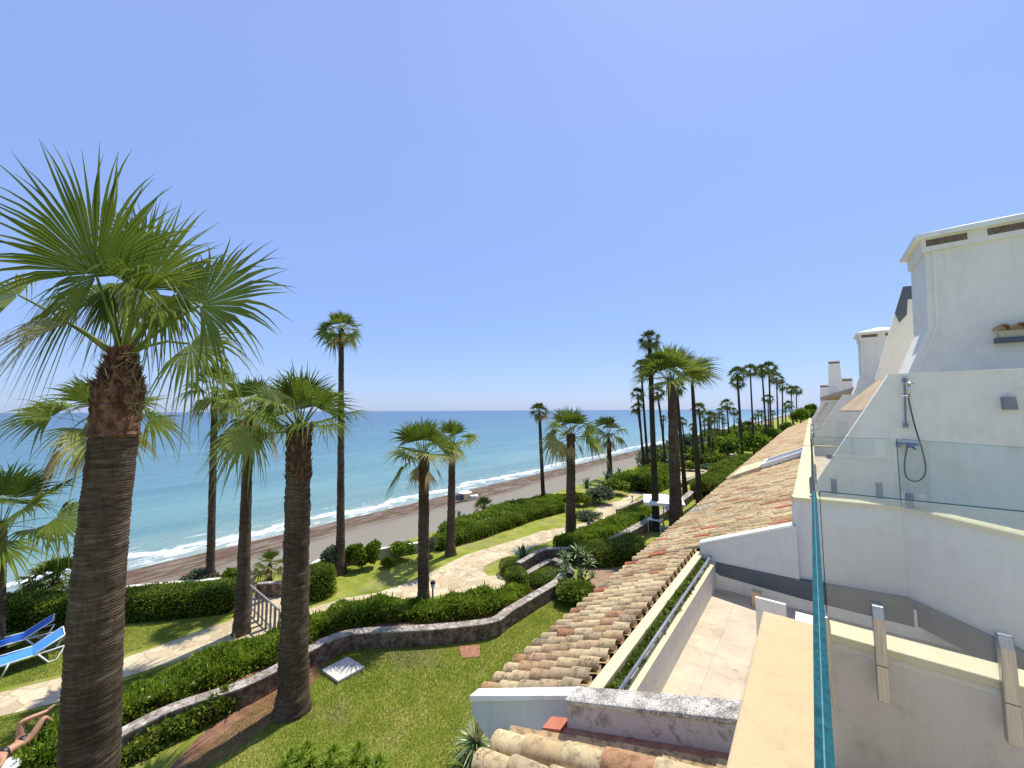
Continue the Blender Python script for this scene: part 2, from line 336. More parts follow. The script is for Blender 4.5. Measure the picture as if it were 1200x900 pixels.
def grassmat():
    m, t, p, o = newmat('lawn_grass')
    tc = N(t, 'ShaderNodeTexCoord'); co = tc.outputs['Object']
    n = noise(t, co, 1.1, 6, .65); r = ramp(t, [(.3, (.14, .19, .028)), (.5, (.25, .285, .05)), (.66, (.37, .35, .11))]); t.links.new(n.outputs[0], r.inputs[0])
    n2 = noise(t, co, 26, 5, .75); r2 = ramp(t, [(.3, (.62, .66, .5)), (.6, (1.2, 1.15, 1.1))]); t.links.new(n2.outputs[0], r2.inputs[0])
    col = mixc(t, 1.0, r.outputs[0], r2.outputs[0], 'MULTIPLY')
    n3 = noise(t, co, .45, 4); r3 = ramp(t, [(.56, (0, 0, 0)), (.68, (.75, .75, .75))]); t.links.new(n3.outputs[0], r3.inputs[0])
    col = mixc(t, r3.outputs[0], col, (.30, .26, .12))
    t.links.new(col, p.inputs['Base Color']); p.inputs['Roughness'].default_value = .95; spec(p, .05)
    nb = noise(t, co, 60, 5, .8); bump(t, nb.outputs[0], .9, .03, p)
    return m
M['grass'] = grassmat()
M['soil'] = nmat('red_brown_soil', [(.3, (.16, .075, .045)), (.7, (.32, .17, .10))], 4, .95, .8, .03, fine=(20, .5, .75, (.6, .5, .45)))
M['mulch'] = nmat('pale_bark_mulch', [(.3, (.30, .19, .12)), (.7, (.46, .33, .22))], 5, .95, .9, .03, fine=(22, .42, .62, (.55, .45, .4)))

def pathmat():
    m, t, p, o = newmat('crazy_paving')
    tc = N(t, 'ShaderNodeTexCoord'); co = tc.outputs['Object']
    ns = noise(t, co, 3, 3)
    mp = mixc(t, .12, co, ns.outputs['Color'])
    v = N(t, 'ShaderNodeTexVoronoi', feature='F1'); v.inputs['Scale'].default_value = 2.6; t.links.new(mp, v.inputs['Vector'])
    ve = N(t, 'ShaderNodeTexVoronoi', feature='DISTANCE_TO_EDGE'); ve.inputs['Scale'].default_value = 2.6; t.links.new(mp, ve.inputs['Vector'])
    sx = N(t, 'ShaderNodeSeparateColor'); t.links.new(v.outputs['Color'], sx.inputs[0])
    r = ramp(t, [(0, (.44, .35, .22)), (.4, (.55, .46, .30)), (.7, (.62, .53, .36)), (1, (.50, .38, .24))]); t.links.new(sx.outputs[0], r.inputs[0])
    re = ramp(t, [(.012, (.72, .70, .64)), (.04, (1, 1, 1))]); t.links.new(ve.outputs['Distance'], re.inputs[0])
    n = noise(t, co, 9, 6, .7); rn = ramp(t, [(.3, (.8, .78, .75)), (.7, (1.08, 1.08, 1.06))]); t.links.new(n.outputs[0], rn.inputs[0])
    col = mixc(t, 1.0, r.outputs[0], re.outputs[0], 'MULTIPLY'); col = mixc(t, 1.0, col, rn.outputs[0], 'MULTIPLY')
    t.links.new(col, p.inputs['Base Color']); p.inputs['Roughness'].default_value = .85; spec(p, .2)
    bump(t, re.outputs[0], .3, .01, p); return m
M['path'] = pathmat()

def stonewallmat(name, c1, c2, dark):
    m, t, p, o = newmat(name)
    tc = N(t, 'ShaderNodeTexCoord'); co = tc.outputs['Object']
    v = N(t, 'ShaderNodeTexVoronoi', feature='F1'); v.inputs['Scale'].default_value = 4.5; t.links.new(co, v.inputs['Vector'])
    sx = N(t, 'ShaderNodeSeparateColor'); t.links.new(v.outputs['Color'], sx.inputs[0])
    ve = N(t, 'ShaderNodeTexVoronoi', feature='DISTANCE_TO_EDGE'); ve.inputs['Scale'].default_value = 4.5; t.links.new(co, ve.inputs['Vector'])
    r = ramp(t, [(0, c1), (1, c2)]); t.links.new(sx.outputs[0], r.inputs[0])
    re = ramp(t, [(.01, (.6, .55, .5)), (.05, (1, 1, 1))]); t.links.new(ve.outputs['Distance'], re.inputs[0])
    n = noise(t, co, 5, 7, .72); rn = ramp(t, [(.42, dark), (.6, (1, 1, 1))]); t.links.new(n.outputs[0], rn.inputs[0])
    col = mixc(t, 1.0, r.outputs[0], re.outputs[0], 'MULTIPLY'); col = mixc(t, 1.0, col, rn.outputs[0], 'MULTIPLY')
    t.links.new(col, p.inputs['Base Color']); p.inputs['Roughness'].default_value = .95; spec(p, .1)
    nb = noise(t, co, 16, 6, .7); ad = N(t, 'ShaderNodeMath', operation='ADD'); t.links.new(nb.outputs[0], ad.inputs[0]); t.links.new(re.outputs[0], ad.inputs[1])
    bump(t, ad.outputs[0], .6, .02, p); return m
M['gwall'] = stonewallmat('garden_wall_face', (.26, .19, .14), (.36, .28, .21), (.42, .36, .32))
M['gcap'] = stonewallmat('garden_wall_cap', (.40, .36, .31), (.54, .49, .43), (.5, .46, .42))

def beachmat():
    m, t, p, o = newmat('beach_sand')
    tc = N(t, 'ShaderNodeTexCoord'); co = tc.outputs['Object']
    sx = N(t, 'ShaderNodeSeparateXYZ'); t.links.new(co, sx.inputs[0])
    mp = N(t, 'ShaderNodeMapping'); mp.inputs['Scale'].default_value = (1, .25, 1); t.links.new(co, mp.inputs['Vector'])
    n = noise(t, mp.outputs[0], .28, 5, .6)
    # wavering distance from the waterline, in metres
    s1 = N(t, 'ShaderNodeMath', operation='MULTIPLY_ADD'); s1.inputs[1].default_value = 6.0; t.links.new(n.outputs[0], s1.inputs[0]); t.links.new(sx.outputs[0], s1.inputs[2])
    mr = N(t, 'ShaderNodeMapRange'); mr.inputs['From Min'].default_value = -37; mr.inputs['From Max'].default_value = -17; t.links.new(s1.outputs[0], mr.inputs['Value'])
    sand = (.235, .208, .165)
    r = ramp(t, [(0, (.12, .115, .11)), (.17, (.15, .14, .13)), (.21, (.24, .205, .165)), (.36, (.20, .16, .118)), (.52, (.22, .185, .145)), (.62, sand), (1, (.25, .222, .178))])
    t.links.new(mr.outputs[0], r.inputs[0])
    mp2 = N(t, 'ShaderNodeMapping'); mp2.inputs['Scale'].default_value = (1.6, .35, 1); t.links.new(co, mp2.inputs['Vector'])
    nw = noise(t, mp2.outputs[0], 1.1, 9, .75); rw = ramp(t, [(.43, (0, 0, 0)), (.52, (1, 1, 1))]); t.links.new(nw.outputs[0], rw.inputs[0])
    band = ramp(t, [(.19, (0, 0, 0)), (.24, (1, 1, 1)), (.50, (.95, .95, .95)), (.60, (0, 0, 0))]); t.links.new(mr.outputs[0], band.inputs[0])
    fw = mixc(t, 1.0, rw.outputs[0], band.outputs[0], 'MULTIPLY')
    col = mixc(t, fw, r.outputs[0], (.11, .066, .038))
    nf = noise(t, co, 7, 7, .75); rf = ramp(t, [(.3, (.8, .8, .8)), (.7, (1.12, 1.12, 1.12))]); t.links.new(nf.outputs[0], rf.inputs[0])
    col = mixc(t, 1.0, col, rf.outputs[0], 'MULTIPLY')
    t.links.new(col, p.inputs['Base Color']); p.inputs['Roughness'].default_value = .9; spec(p, .15)
    bump(t, nf.outputs[0], .5, .06, p); return m
M['beach'] = beachmat()

def seamat():
    m, t, p, o = newmat('sea_water')
    tc = N(t, 'ShaderNodeTexCoord'); co = tc.outputs['Object']
    sx = N(t, 'ShaderNodeSeparateXYZ'); t.links.new(co, sx.inputs[0])
    mpn = N(t, 'ShaderNodeMapping'); mpn.inputs['Scale'].default_value = (1, .5, 1); t.links.new(co, mpn.inputs['Vector'])
    n = noise(t, mpn.outputs[0], .09, 6, .62)
    d = N(t, 'ShaderNodeMath', operation='MULTIPLY_ADD'); d.inputs[1].default_value = -1; d.inputs[2].default_value = -36.0; t.links.new(sx.outputs[0], d.inputs[0])   # metres offshore
    lg = N(t, 'ShaderNodeMath', operation='LOGARITHM'); lg.inputs[1].default_value = 10
    mx0 = N(t, 'ShaderNodeMath', operation='MAXIMUM'); mx0.inputs[1].default_value = 1.0; t.links.new(d.outputs[0], mx0.inputs[0]); t.links.new(mx0.outputs[0], lg.inputs[0])
    ad = N(t, 'ShaderNodeMath', operation='MULTIPLY_ADD'); ad.inputs[1].default_value = .35; t.links.new(n.outputs[0], ad.inputs[0]); t.links.new(lg.outputs[0], ad.inputs[2])
    dv = N(t, 'ShaderNodeMath', operation='DIVIDE'); dv.inputs[1].default_value = 4.0; t.links.new(ad.outputs[0], dv.inputs[0])
    r = ramp(t, [(0.0, (.25, .32, .28)), (.22, (.17, .285, .27)), (.36, (.125, .265, .275)), (.50, (.078, .195, .24)), (.64, (.045, .13, .20)), (.80, (.026, .085, .165)), (1, (.02, .07, .145))])
    t.links.new(dv.outputs[0], r.inputs[0])
    mpp = N(t, 'ShaderNodeMapping'); mpp.inputs['Scale'].default_value = (.10, .02, 1); mpp.inputs['Rotation'].default_value = (0, 0, rad(18)); t.links.new(co, mpp.inputs['Vector'])
    np_ = noise(t, mpp.outputs[0], 1.0, 7, .66); rp = ramp(t, [(.32, (.68, .80, .86)), (.66, (1.3, 1.14, 1.07))]); t.links.new(np_.outputs[0], rp.inputs[0])
    col = mixc(t, 1.0, r.outputs[0], rp.outputs[0], 'MULTIPLY')
    # surf: lace of foam whose front wavers along the shore
    mp1 = N(t, 'ShaderNodeMapping'); mp1.inputs['Scale'].default_value = (.25, 1, 1); t.links.new(co, mp1.inputs['Vector'])
    n1 = noise(t, mp1.outputs[0], .13, 4, .6)
    df = N(t, 'ShaderNodeMath', operation='MULTIPLY_ADD'); df.inputs[1].default_value = -7.0; t.links.new(n1.outputs[0], df.inputs[0]); t.links.new(d.outputs[0], df.inputs[2])
    fm = N(t, 'ShaderNodeMapRange'); fm.inputs['From Min'].default_value = -5; fm.inputs['From Max'].default_value = 5; t.links.new(df.outputs[0], fm.inputs['Value'])
    fb = ramp(t, [(0, (.35, .35, .35)), (.26, (.45, .45, .45)), (.31, (.50, .50, .50)), (.345, (.60, .60, .60)), (.38, (.56, .56, .56)), (.41, (.38, .38, .38)), (.52, (.30, .30, .30)), (.58, (.37, .37, .37)), (.66, (.2, .2, .2)), (1, (0, 0, 0))]); t.links.new(fm.outputs[0], fb.inputs[0])
    mp2 = N(t, 'ShaderNodeMapping'); mp2.inputs['Scale'].default_value = (1.0, .35, 1); t.links.new(co, mp2.inputs['Vector'])
    n2 = noise(t, mp2.outputs[0], 1.5, 8, .72, .6)
    ls = N(t, 'ShaderNodeMath', operation='ADD'); t.links.new(fb.outputs[0], ls.inputs[0]); t.links.new(n2.outputs[0], ls.inputs[1])
    lr = ramp(t, [(.93, (0, 0, 0)), (1.0, (1, 1, 1))]); 
    hv = N(t, 'ShaderNodeMath', operation='MULTIPLY'); hv.inputs[1].default_value = 1.0; t.links.new(ls.outputs[0], hv.inputs[0]); t.links.new(hv.outputs[0], lr.inputs[0])
    foam = lr.outputs[0]
    col = mixc(t, foam, col, (.66, .69, .71))
    t.links.new(col, p.inputs['Base Color'])
    rr = N(t, 'ShaderNodeMath', operation='MULTIPLY_ADD'); rr.inputs[1].default_value = .5; rr.inputs[2].default_value = .22; t.links.new(foam, rr.inputs[0]); t.links.new(rr.outputs[0], p.inputs['Roughness'])
    p.inputs['IOR'].default_value = 1.33; spec(p, .35)
    mw = N(t, 'ShaderNodeMapping'); mw.inputs['Scale'].default_value = (1, .4, 1); mw.inputs['Rotation'].default_value = (0, 0, rad(14)); t.links.new(co, mw.inputs['Vector'])
    w1 = noise(t, mw.outputs[0], .35, 8, .62); w2 = noise(t, mw.outputs[0], 2.2, 5, .6)
    aw = N(t, 'ShaderNodeMath', operation='MULTIPLY_ADD'); aw.inputs[1].default_value = .18; t.links.new(w2.outputs[0], aw.inputs[0]); t.links.new(w1.outputs[0], aw.inputs[2])
    bump(t, aw.outputs[0], .75, 1.1, p)
    return m
M['sea'] = seamat()

# ------------------------------------------------------------------ the setting
EDGE = -18.0
def edge_shift(y): return -3.4 * min(1, max(0, (9.5 - y) / 6))      # the garden reaches further out at the near end
def sheet(name, xs, ys, zf, mat):
    V = [(x + edge_shift(y) * max(0, 1 - abs(x - EDGE) / (.05 if name == 'lawn' else 9)), y, zf(x, y)) for y in ys for x in xs]; nx = len(xs)
    Fs = [(j*nx+i, j*nx+i+1, (j+1)*nx+i+1, (j+1)*nx+i) for j in range(len(ys)-1) for i in range(nx-1)]
    mb = MB(); mb.add(V, Fs); o = mb.build(name, mat, smooth=True); tag(o, kind='structure'); return o
ys_far = sorted(set([-400, -120, -60, -30] + list(range(-20, 0, 4)) + list(range(0, 16, 1)) + list(range(16, 121, 4)) + [150, 200, 300, 500, 900, 1600, 3000, 6000]))
sheet('lawn', [EDGE, -16, -12, -8, -4, 0, 30, 200, 3000], ys_far, lambda x, y: 0.0, M['grass'])
def bz(x, y):
    t_ = min(1, max(0, (EDGE - .02 - x) / .9)); z = -1.3 * t_
    if x < -19.4: z = -1.3 - (-19.4 - x) * (1.75 / 16.4)
    if -33 < x < -20: z += .07 * math.sin(x * 1.7 + math.sin(y * .13) * 2) + .05 * math.sin(y * .4 + x)
    return z - .02
sheet('beach', [EDGE + .02, -18.9, -19.4] + [-20 - i * 1.0 for i in range(22)] + [-45, -50, -60], ys_far, bz, M['beach'])
SEA = -3.0
sheet('sea', [-34.0, -40, -60, -100, -200, -500, -1500, -5000, -15000, -40000][::-1], [-30000, -8000, -2000, -500] + ys_far + [15000, 45000], lambda x, y: SEA, M['sea'])

def flat(name, px, z, mat, kind='structure', zz=0.0, sub=0):
    mb = MB(); P = [gp(u, v, zz) for u, v in px]
    mb.add([(p.x, p.y, z) for p in P], [tuple(range(len(P)))])
    o = mb.build(name, mat)
    me = o.data
    if me.polygons[0].normal.z < 0: me.flip_normals()
    tag(o, kind=kind); return o
flat('path', [(-70,836),(0,812),(66,796),(147,771),(271,727),(296,700),(333,694),(361,714),(404,701),(442,695),(485,681),(504,671),(544,651),(600,634),(636,622),
              (664,618),(688,612),(696,598),(704,591),(726,587),(749,572),(775,565),(800,552),(837,541),(858,530),(864,532),(842,547),(800,562),(749,582),(732,594),(726,602),(712,614),(688,623),(662,628),(630,639),(616,646),
              (582,657),(567,664),(566,669),(572,675),(588,675),(600,688),(560,694),(523,697),(485,704),(467,707),(404,713),(361,729),(300,752),(273,752),(237,765),(147,794),(66,824),(0,840),(-70,864)], .012, M['path'])
flat('soil', [(120,960),(195,905),(235,862),(300,812),(330,785),(345,765),(385,752),(400,766),(383,778),(368,800),(330,838),(290,870),(235,905),(170,960)], .008, M['soil'])
flat('mulch', [(690,668),(715,655),(760,640),(778,634),(745,668),(715,705),(690,715)], .008, M['mulch'])
flat('bedding_soil', [(100,905),(144,880),(202,850),(280,824),(327,800),(362,782),(404,760),(454,757),(516,752),(579,745),(600,730),(656,700),(664,680),(646,668),(604,690),(560,700),(520,708),(467,716),(400,722),(361,735),(310,748),(250,790),(150,832),(60,880)], .009, M['soil'])

# ------------------------------------------------------------------ vegetation builders
def vnoise(P, s, seed=0):
    r_ = np.random.default_rng(seed); out = np.zeros(len(P))
    for k in range(5):
        d = r_.normal(size=3); d /= np.linalg.norm(d); ph = r_.uniform(0, 6.28)
        out += np.sin(P @ d * s * (1 + .6 * k) + ph) / (1 + .5 * k)
    return out / 2.6
def norm(a): return a / np.maximum(np.linalg.norm(a, axis=-1, keepdims=True), 1e-9)
def leafquads(P, Nn, L, W, spreadv=.8, up=.3, r_=rng):
    n = len(P); d = norm(Nn + r_.normal(size=(n, 3)) * spreadv + np.array([0, 0, up]))
    s = norm(np.cross(d, r_.normal(size=(n, 3))))
    l = (L * r_.uniform(.6, 1.3, n))[:, None]; w_ = (W * r_.uniform(.7, 1.2, n))[:, None]
    return np.stack([P, P + d * l * .5 + s * w_, P + d * l, P + d * l * .5 - s * w_], 1)

def hedge(name, label, cat, px, wd, h, mat, dens=900, L=.055, W=.02, rough=.06, z0=0.0, up=.3, sq=.45, seed=1, group=None, world=None, lump=3.0):
    """px: pixels on the ground of the hedge centre line; wd half width."""
    r_ = np.random.default_rng(seed)
    S = world if world else [gp(u, v, z0) for u, v in px]
    S = np.array([(p[0], p[1], z0) for p in S], float)
    seg = np.linalg.norm(np.diff(S, axis=0), axis=1); cum = np.concatenate([[0], np.cumsum(seg)]); T = cum[-1]
    wds = np.array(wd if hasattr(wd, '__len__') else [wd] * len(S), float)
    root = thing(name, label, cat, tuple(S[0]), group=group)
    def surf(sv, t, k=1.0):
        q = np.clip(sv, 0, T); c = np.stack([np.interp(q, cum, S[:, i]) for i in range(3)], 1)
        e = .15; a = np.stack([np.interp(np.clip(q + e, 0, T), cum, S[:, i]) for i in range(3)], 1); b = np.stack([np.interp(np.clip(q - e, 0, T), cum, S[:, i]) for i in range(3)], 1)
        tg = norm(a - b); sd = np.stack([-tg[:, 1], tg[:, 0], np.zeros(len(tg))], 1)
        wl = np.interp(q, cum, wds)
        dd = np.minimum(q, T - q); cap = np.sqrt(np.clip(1 - (1 - np.clip(dd / (wl * .7 + .01), 0, 1)) ** 2, .02, 1)); capz = cap ** .35
        ct = np.cos(t); st = np.sin(t)
        lat = np.sign(ct) * np.abs(ct) ** sq * wl * cap; zz = np.abs(st) ** sq * h * capz
        p = c + sd * lat[:, None]; p[:, 2] += zz
        nn = sd * (np.sign(ct) * np.abs(ct) ** (2 - sq))[:, None] * h; nn[:, 2] += st ** (2 - sq) * wl
        nn = norm(nn); endp = np.clip(1 - dd / (wl * .5 + .01), 0, 1) * np.where(q < T / 2, -1, 1); nn = norm(nn + tg * endp[:, None])
        nz = vnoise(p, lump, seed) * rough + vnoise(p, lump * 3.3, seed + 5) * rough * .45
        return p + nn * (nz * k)[:, None], nn
    ns = max(4, int(T / .22)); nt_ = 14
    sv = np.repeat(np.linspace(0, T, ns), nt_); tt = np.tile(np.linspace(0, math.pi, nt_), ns)
    P, nn = surf(sv, tt); P = P - nn * min(.09, min(wds.min(), h) * .3); P[:, 2] = np.maximum(P[:, 2], z0 - .02)
    mb = MB(); mb.add(P.tolist(), [(i*nt_+k, i*nt_+k+1, (i+1)*nt_+k+1, (i+1)*nt_+k) for i in range(ns-1) for k in range(nt_-1)] + [tuple(range(nt_)), tuple((ns-1)*nt_+k for k in range(nt_))])
    mb.build('dark_core', M['shrubcore'], root, smooth=True)  # near-black hull filling the hedge behind its leaves
    area = T * (2 * h + 2 * wds.mean()) ; n = int(area * dens)
    t = r_.uniform(0, math.pi, n)
    # even out the arc sampling
    u_ = r_.uniform(0, 2 * h + 2 * wds.mean(), n); hh = h; ww = wds.mean()
    t = np.where(u_ < hh, np.arcsin(np.clip(u_ / hh, 0, 1) ** (1 / sq)), np.where(u_ > hh + 2 * ww, math.pi - np.arcsin(np.clip((u_ - hh - 2 * ww) / hh, 0, 1) ** (1 / sq)), 0))
    x_ = np.clip(1 - (u_ - hh) / ww, -1, 1); mid = (u_ >= hh) & (u_ <= hh + 2 * ww)
    t = np.where(mid, np.arccos(np.sign(x_) * np.abs(x_) ** (1 / sq)), t)
    P, nn = surf(r_.uniform(0, T, n), t)
    P = P - nn * r_.uniform(-.01, .10, n)[:, None] * min(1, h)
    ok = P[:, 2] > z0 - .01; P = P[ok]; nn = nn[ok]
    V = leafquads(P, nn, L, W, .8, up, r_)
    rv = np.where(r_.random(len(P)) < .03, 1.6, np.clip(.5 + vnoise(P, 5, seed + 9) * .3 + r_.normal(size=len(P)) * .25, 0, 1))
    if up > .2 and h > .3:                                            # stray shoots standing out of the clipped surface
        k = r_.integers(0, len(P), max(20, len(P) // 70)); Ps = P[k]; Ns = nn[k]
        Vs = np.concatenate([leafquads(Ps + Ns * q, Ns, L * 1.2, W * .9, .35, 1.0, r_) for q in (0, L * .55, L * 1.1)]); V = np.concatenate([V, Vs]); rv = np.concatenate([rv, np.clip(.7 + r_.normal(size=len(Vs)) * .2, 0, 1)])
    np_quads('foliage', V, mat, rv, root)
    return root

def blob(name, label, cat, c, rx, ry, rz, mat, n=2500, L=.09, W=.03, seed=1, group=None, trunk=None, lumps=7, up=.2, spreadv=.9, flowers=0):
    """irregular shrub or tree crown: leaf clumps through the volume. c = base centre."""
    r_ = np.random.default_rng(seed); c = np.array(c, float)
    root = thing(name, label, cat, (c[0], c[1], c[2]), group=group)
    cz = c + np.array([0, 0, (trunk[0] if trunk else 0) + rz])
    cl = norm(r_.normal(size=(lumps, 3))); cl[:, 2] = np.abs(cl[:, 2]) * .9 - .25
    C = cz + cl * np.array([rx, ry, rz]) * .55; rr = r_.uniform(.38, .62, lumps)
    idx = r_.integers(0, lumps, n); d = norm(r_.normal(size=(n, 3)))
    rad_ = r_.uniform(.55, 1.03, n) ** .6
    P = C[idx] + d * (rr[idx] * rad_)[:, None] * np.array([rx, ry, rz])
    P[:, 2] = np.maximum(P[:, 2], c[2] + .02 + (0 if not trunk else trunk[0] * .6))
    V = leafquads(P, d, L, W, spreadv, up, r_)
    np_quads('crown' if trunk else 'foliage', V, mat, np.clip(.42 + .25 * r_.normal(size=n) + .2 * vnoise(P, 3 / max(rx, .3), seed), 0, 1), root)
    mb = MB()
    for k in range(lumps):
        R_ = np.array([rx, ry, rz]) * rr[k] * .62; vs = []; fs = []
        for i in range(5):
            ph = math.pi * (i + .5) / 5
            for j in range(8): th = 2 * math.pi * j / 8; q = C[k] + R_ * np.array([math.sin(ph) * math.cos(th), math.sin(ph) * math.sin(th), math.cos(ph)]); q[2] = max(q[2], c[2]); vs.append(q)
        for i in range(4):
            for j in range(8): fs.append((i*8+j, i*8+(j+1) % 8, (i+1)*8+(j+1) % 8, (i+1)*8+j))
        fs.append(tuple(range(8))); fs.append(tuple(range(32, 40))); mb.add(vs, fs)
    mb.build('dark_core', M['shrubcore'], root, smooth=True)  # near-black lumps filling the crown behind its leaves
    if trunk:
        t = MB(); t.tube([c, c + np.array([.1, 0, trunk[0] * .6]), cz - np.array([0, 0, rz * .4])], [trunk[1], trunk[1] * .8, trunk[1] * .6], 8)
        for k in range(min(5, lumps)): t.tube([c + np.array([0, 0, trunk[0] * .7]), (c + np.array([0, 0, trunk[0]]) + C[k]) / 2, C[k]], [trunk[1] * .6, trunk[1] * .45, trunk[1] * .2], 6)
        t.build('trunk', M['woodbark'], root, smooth=True)
    if flowers:
        k = r_.integers(0, n, flowers); np_quads('flower_heads', leafquads(P[k] + d[k] * .05, d[k], .09, .045, .5, .1, r_), M['flower'], r_.uniform(0, 1, flowers), root)
    return root

def rosette(name, label, cat, c, n, L, W, mat, emin=5, emax=85, droop=.2, seed=1, group=None, heads=None, stem=0, fold=.3, dryfrac=0):
    r_ = random.Random(seed); c = Vector(c); root = thing(name, label, cat, c, group=group); mb = MB(); st = MB()
    for hi, (hx, hy, hz, sc_) in enumerate(heads or [(0, 0, stem, 1)]):
        o = c + Vector((hx, hy, hz))
        if hz > .05: st.tube([c + Vector((hx * .3, hy * .3, 0)), o], [.05, .035], 6)
        for i in range(n):
            a = i * 2.39996 + r_.uniform(-.2, .2) + hi; e = rad(emin + (emax - emin) * (1 - (i / n)) ** .9 + r_.uniform(-6, 6))
            l = L * sc_ * r_.uniform(.75, 1.1); dh = Vector((math.cos(a), math.sin(a), 0)); sd = Vector((-math.sin(a), math.cos(a), 0))
            pts = []
            for j in range(5):
                s = j / 4; p = o + dh * (l * s * math.cos(e)) + Vector((0, 0, l * s * math.sin(e) - droop * l * s * s))
                wv = W * sc_ * (1 - s ** 2.2) * (1 if s > .05 else .7) + .0015
                pts += [p - sd * wv + Vector((0, 0, wv * fold)), p, p + sd * wv + Vector((0, 0, wv * fold))]
            rv = r_.uniform(.1, .95); rv = 1.7 if r_.random() < dryfrac and i < n * .4 else rv
            mb.add(pts, [(j*3+k, j*3+k+1, j*3+k+4, j*3+k+3) for j in range(4) for k in range(2)], rv)
    mb.build('leaves', mat, root)
    if st.v: st.build('stem', M['woodbark'], root)
    return root

# ---- fan palms
def frond(mb, p0, p1, axis, nrm, R, nseg=24, spread=1.9, droop=.25, dry=0.0, r_=random, cup=.12, pw=.03, sag=.05, widen=1.0):
    p0 = Vector(p0); p1 = Vector(p1); axis = Vector(axis).normalized(); nrm = Vector(nrm); nrm = (nrm - axis * nrm.dot(axis)).normalized()
    side = axis.cross(nrm); L = (p1 - p0).length
    pts = [p0.lerp(p1, s) + Vector((0, 0, sag * L * 4 * s * (1 - s))) for s in (0, .3, .65, 1)]
    mb.tube(pts, [pw, pw * .75, pw * .55, pw * .45], 5, a=.62 + dry * .6)
    fr = [.03, .28, .5, .68, .84, 1.0]; da = 2 * spread / nseg
    base = r_.uniform(.12, .6)
    for i in range(nseg):
        a = -spread + da * (i + .5) + r_.uniform(-.15, .15) * da; d = axis * math.cos(a) + side * math.sin(a); tdir = -axis * math.sin(a) + side * math.cos(a)
        Ls = R * (.62 + .38 * math.cos(a * .62)) * r_.uniform(.88, 1.06); kd = droop * r_.uniform(.4, 1.6); vs = []; at_ = []
        tw = r_.uniform(-.12, .12)
        for r in fr:
            if r <= .5: wv = r * Ls * math.tan(da / 2) * widen * 1.02
            else: wv = .5 * Ls * math.tan(da / 2) * widen * (1 - ((r - .5) / .5) ** .8) + .0012 * R
            q = max(0, (r - .35) / .65)
            c = p1 + d * (r * Ls) + nrm * (cup * R * r * r) + tdir * (tw * q * q * Ls) + Vector((0, 0, -kd * Ls * q * q))
            shr = 1 - .25 * kd * q
            pl = wv * .42
            vs += [c - tdir * wv, c + nrm * pl, c + tdir * wv]
            dv = base + (.35 if r > .95 else 0) + dry * (1.0 + .5 * r) + (dry > .3) * .3 + (r_.random() < .12) * q * .9
            at_ += [min(2, dv)] * 3
        mb.add(vs, [(j*3+k, j*3+k+1, j*3+k+4, j*3+k+3) for j in range(5) for k in range(2)], at_)

def crown(mb, top, R, nf, nseg, Lp, seed, emin=-50, emax=82, droop=.3, drymax=.5, lean=None, spread=1.75, pw=.03):
    r_ = random.Random(seed); top = Vector(top)
    for i in range(nf):
        s = i / max(1, nf - 1); e = rad(emax + (emin - emax) * s ** 1.25 + r_.uniform(-9, 9)); a = i * 2.39996 + r_.uniform(-.3, .3)
        d = Vector((math.cos(a) * math.cos(e), math.sin(a) * math.cos(e), math.sin(e)))
        lp = Lp * (.85 + .3 * min(1, s * 1.6)) * r_.uniform(.85, 1.15)
        b = top + Vector((math.cos(a), math.sin(a), 0)) * (.06 * R) + Vector((0, 0, -.12 * R * s)); p1 = b + d * lp
        e2 = e - rad(2 + 24 * s + r_.uniform(-12, 12)); ax = Vector((math.cos(a) * math.cos(e2), math.sin(a) * math.cos(e2), math.sin(e2)))
        sd = Vector((-math.sin(a), math.cos(a), 0)); n_ = sd.cross(ax) * -1
        if n_.z < 0 and e2 < 1.2: n_ = -n_
        n_ = (n_ + sd * r_.uniform(-.9, .9)).normalized()
        dr = drymax * max(0, (s - .6) / .4) * r_.uniform(.3, 1.3)
        frond(mb, b, p1, ax, n_, R * r_.uniform(.88, 1.08), nseg, spread * (.68 + .32 * min(1, s * 1.5)), droop * (.55 + 1.1 * s), dr, r_, pw=pw)

def skirt(mb, top, R, n, Lp, seed):
    r_ = random.Random(seed + 77); top = Vector(top)
    for i in range(n):
        a = i * 2.39996 + r_.uniform(-.5, .5); e = rad(r_.uniform(-78, -45)); d = Vector((math.cos(a) * math.cos(e), math.sin(a) * math.cos(e), math.sin(e)))
        b = top + Vector((math.cos(a), math.sin(a), -.5)) * (.08 * R); p1 = b + d * Lp * r_.uniform(.5, .9)
        ax = (d + Vector((0, 0, -.8))).normalized(); n_ = Vector((math.cos(a), math.sin(a), .2))
        frond(mb, b, p1, ax, n_, R * r_.uniform(.6, .85), 10, r_.uniform(.5, 1.0), .25, .9, r_, pw=.012)

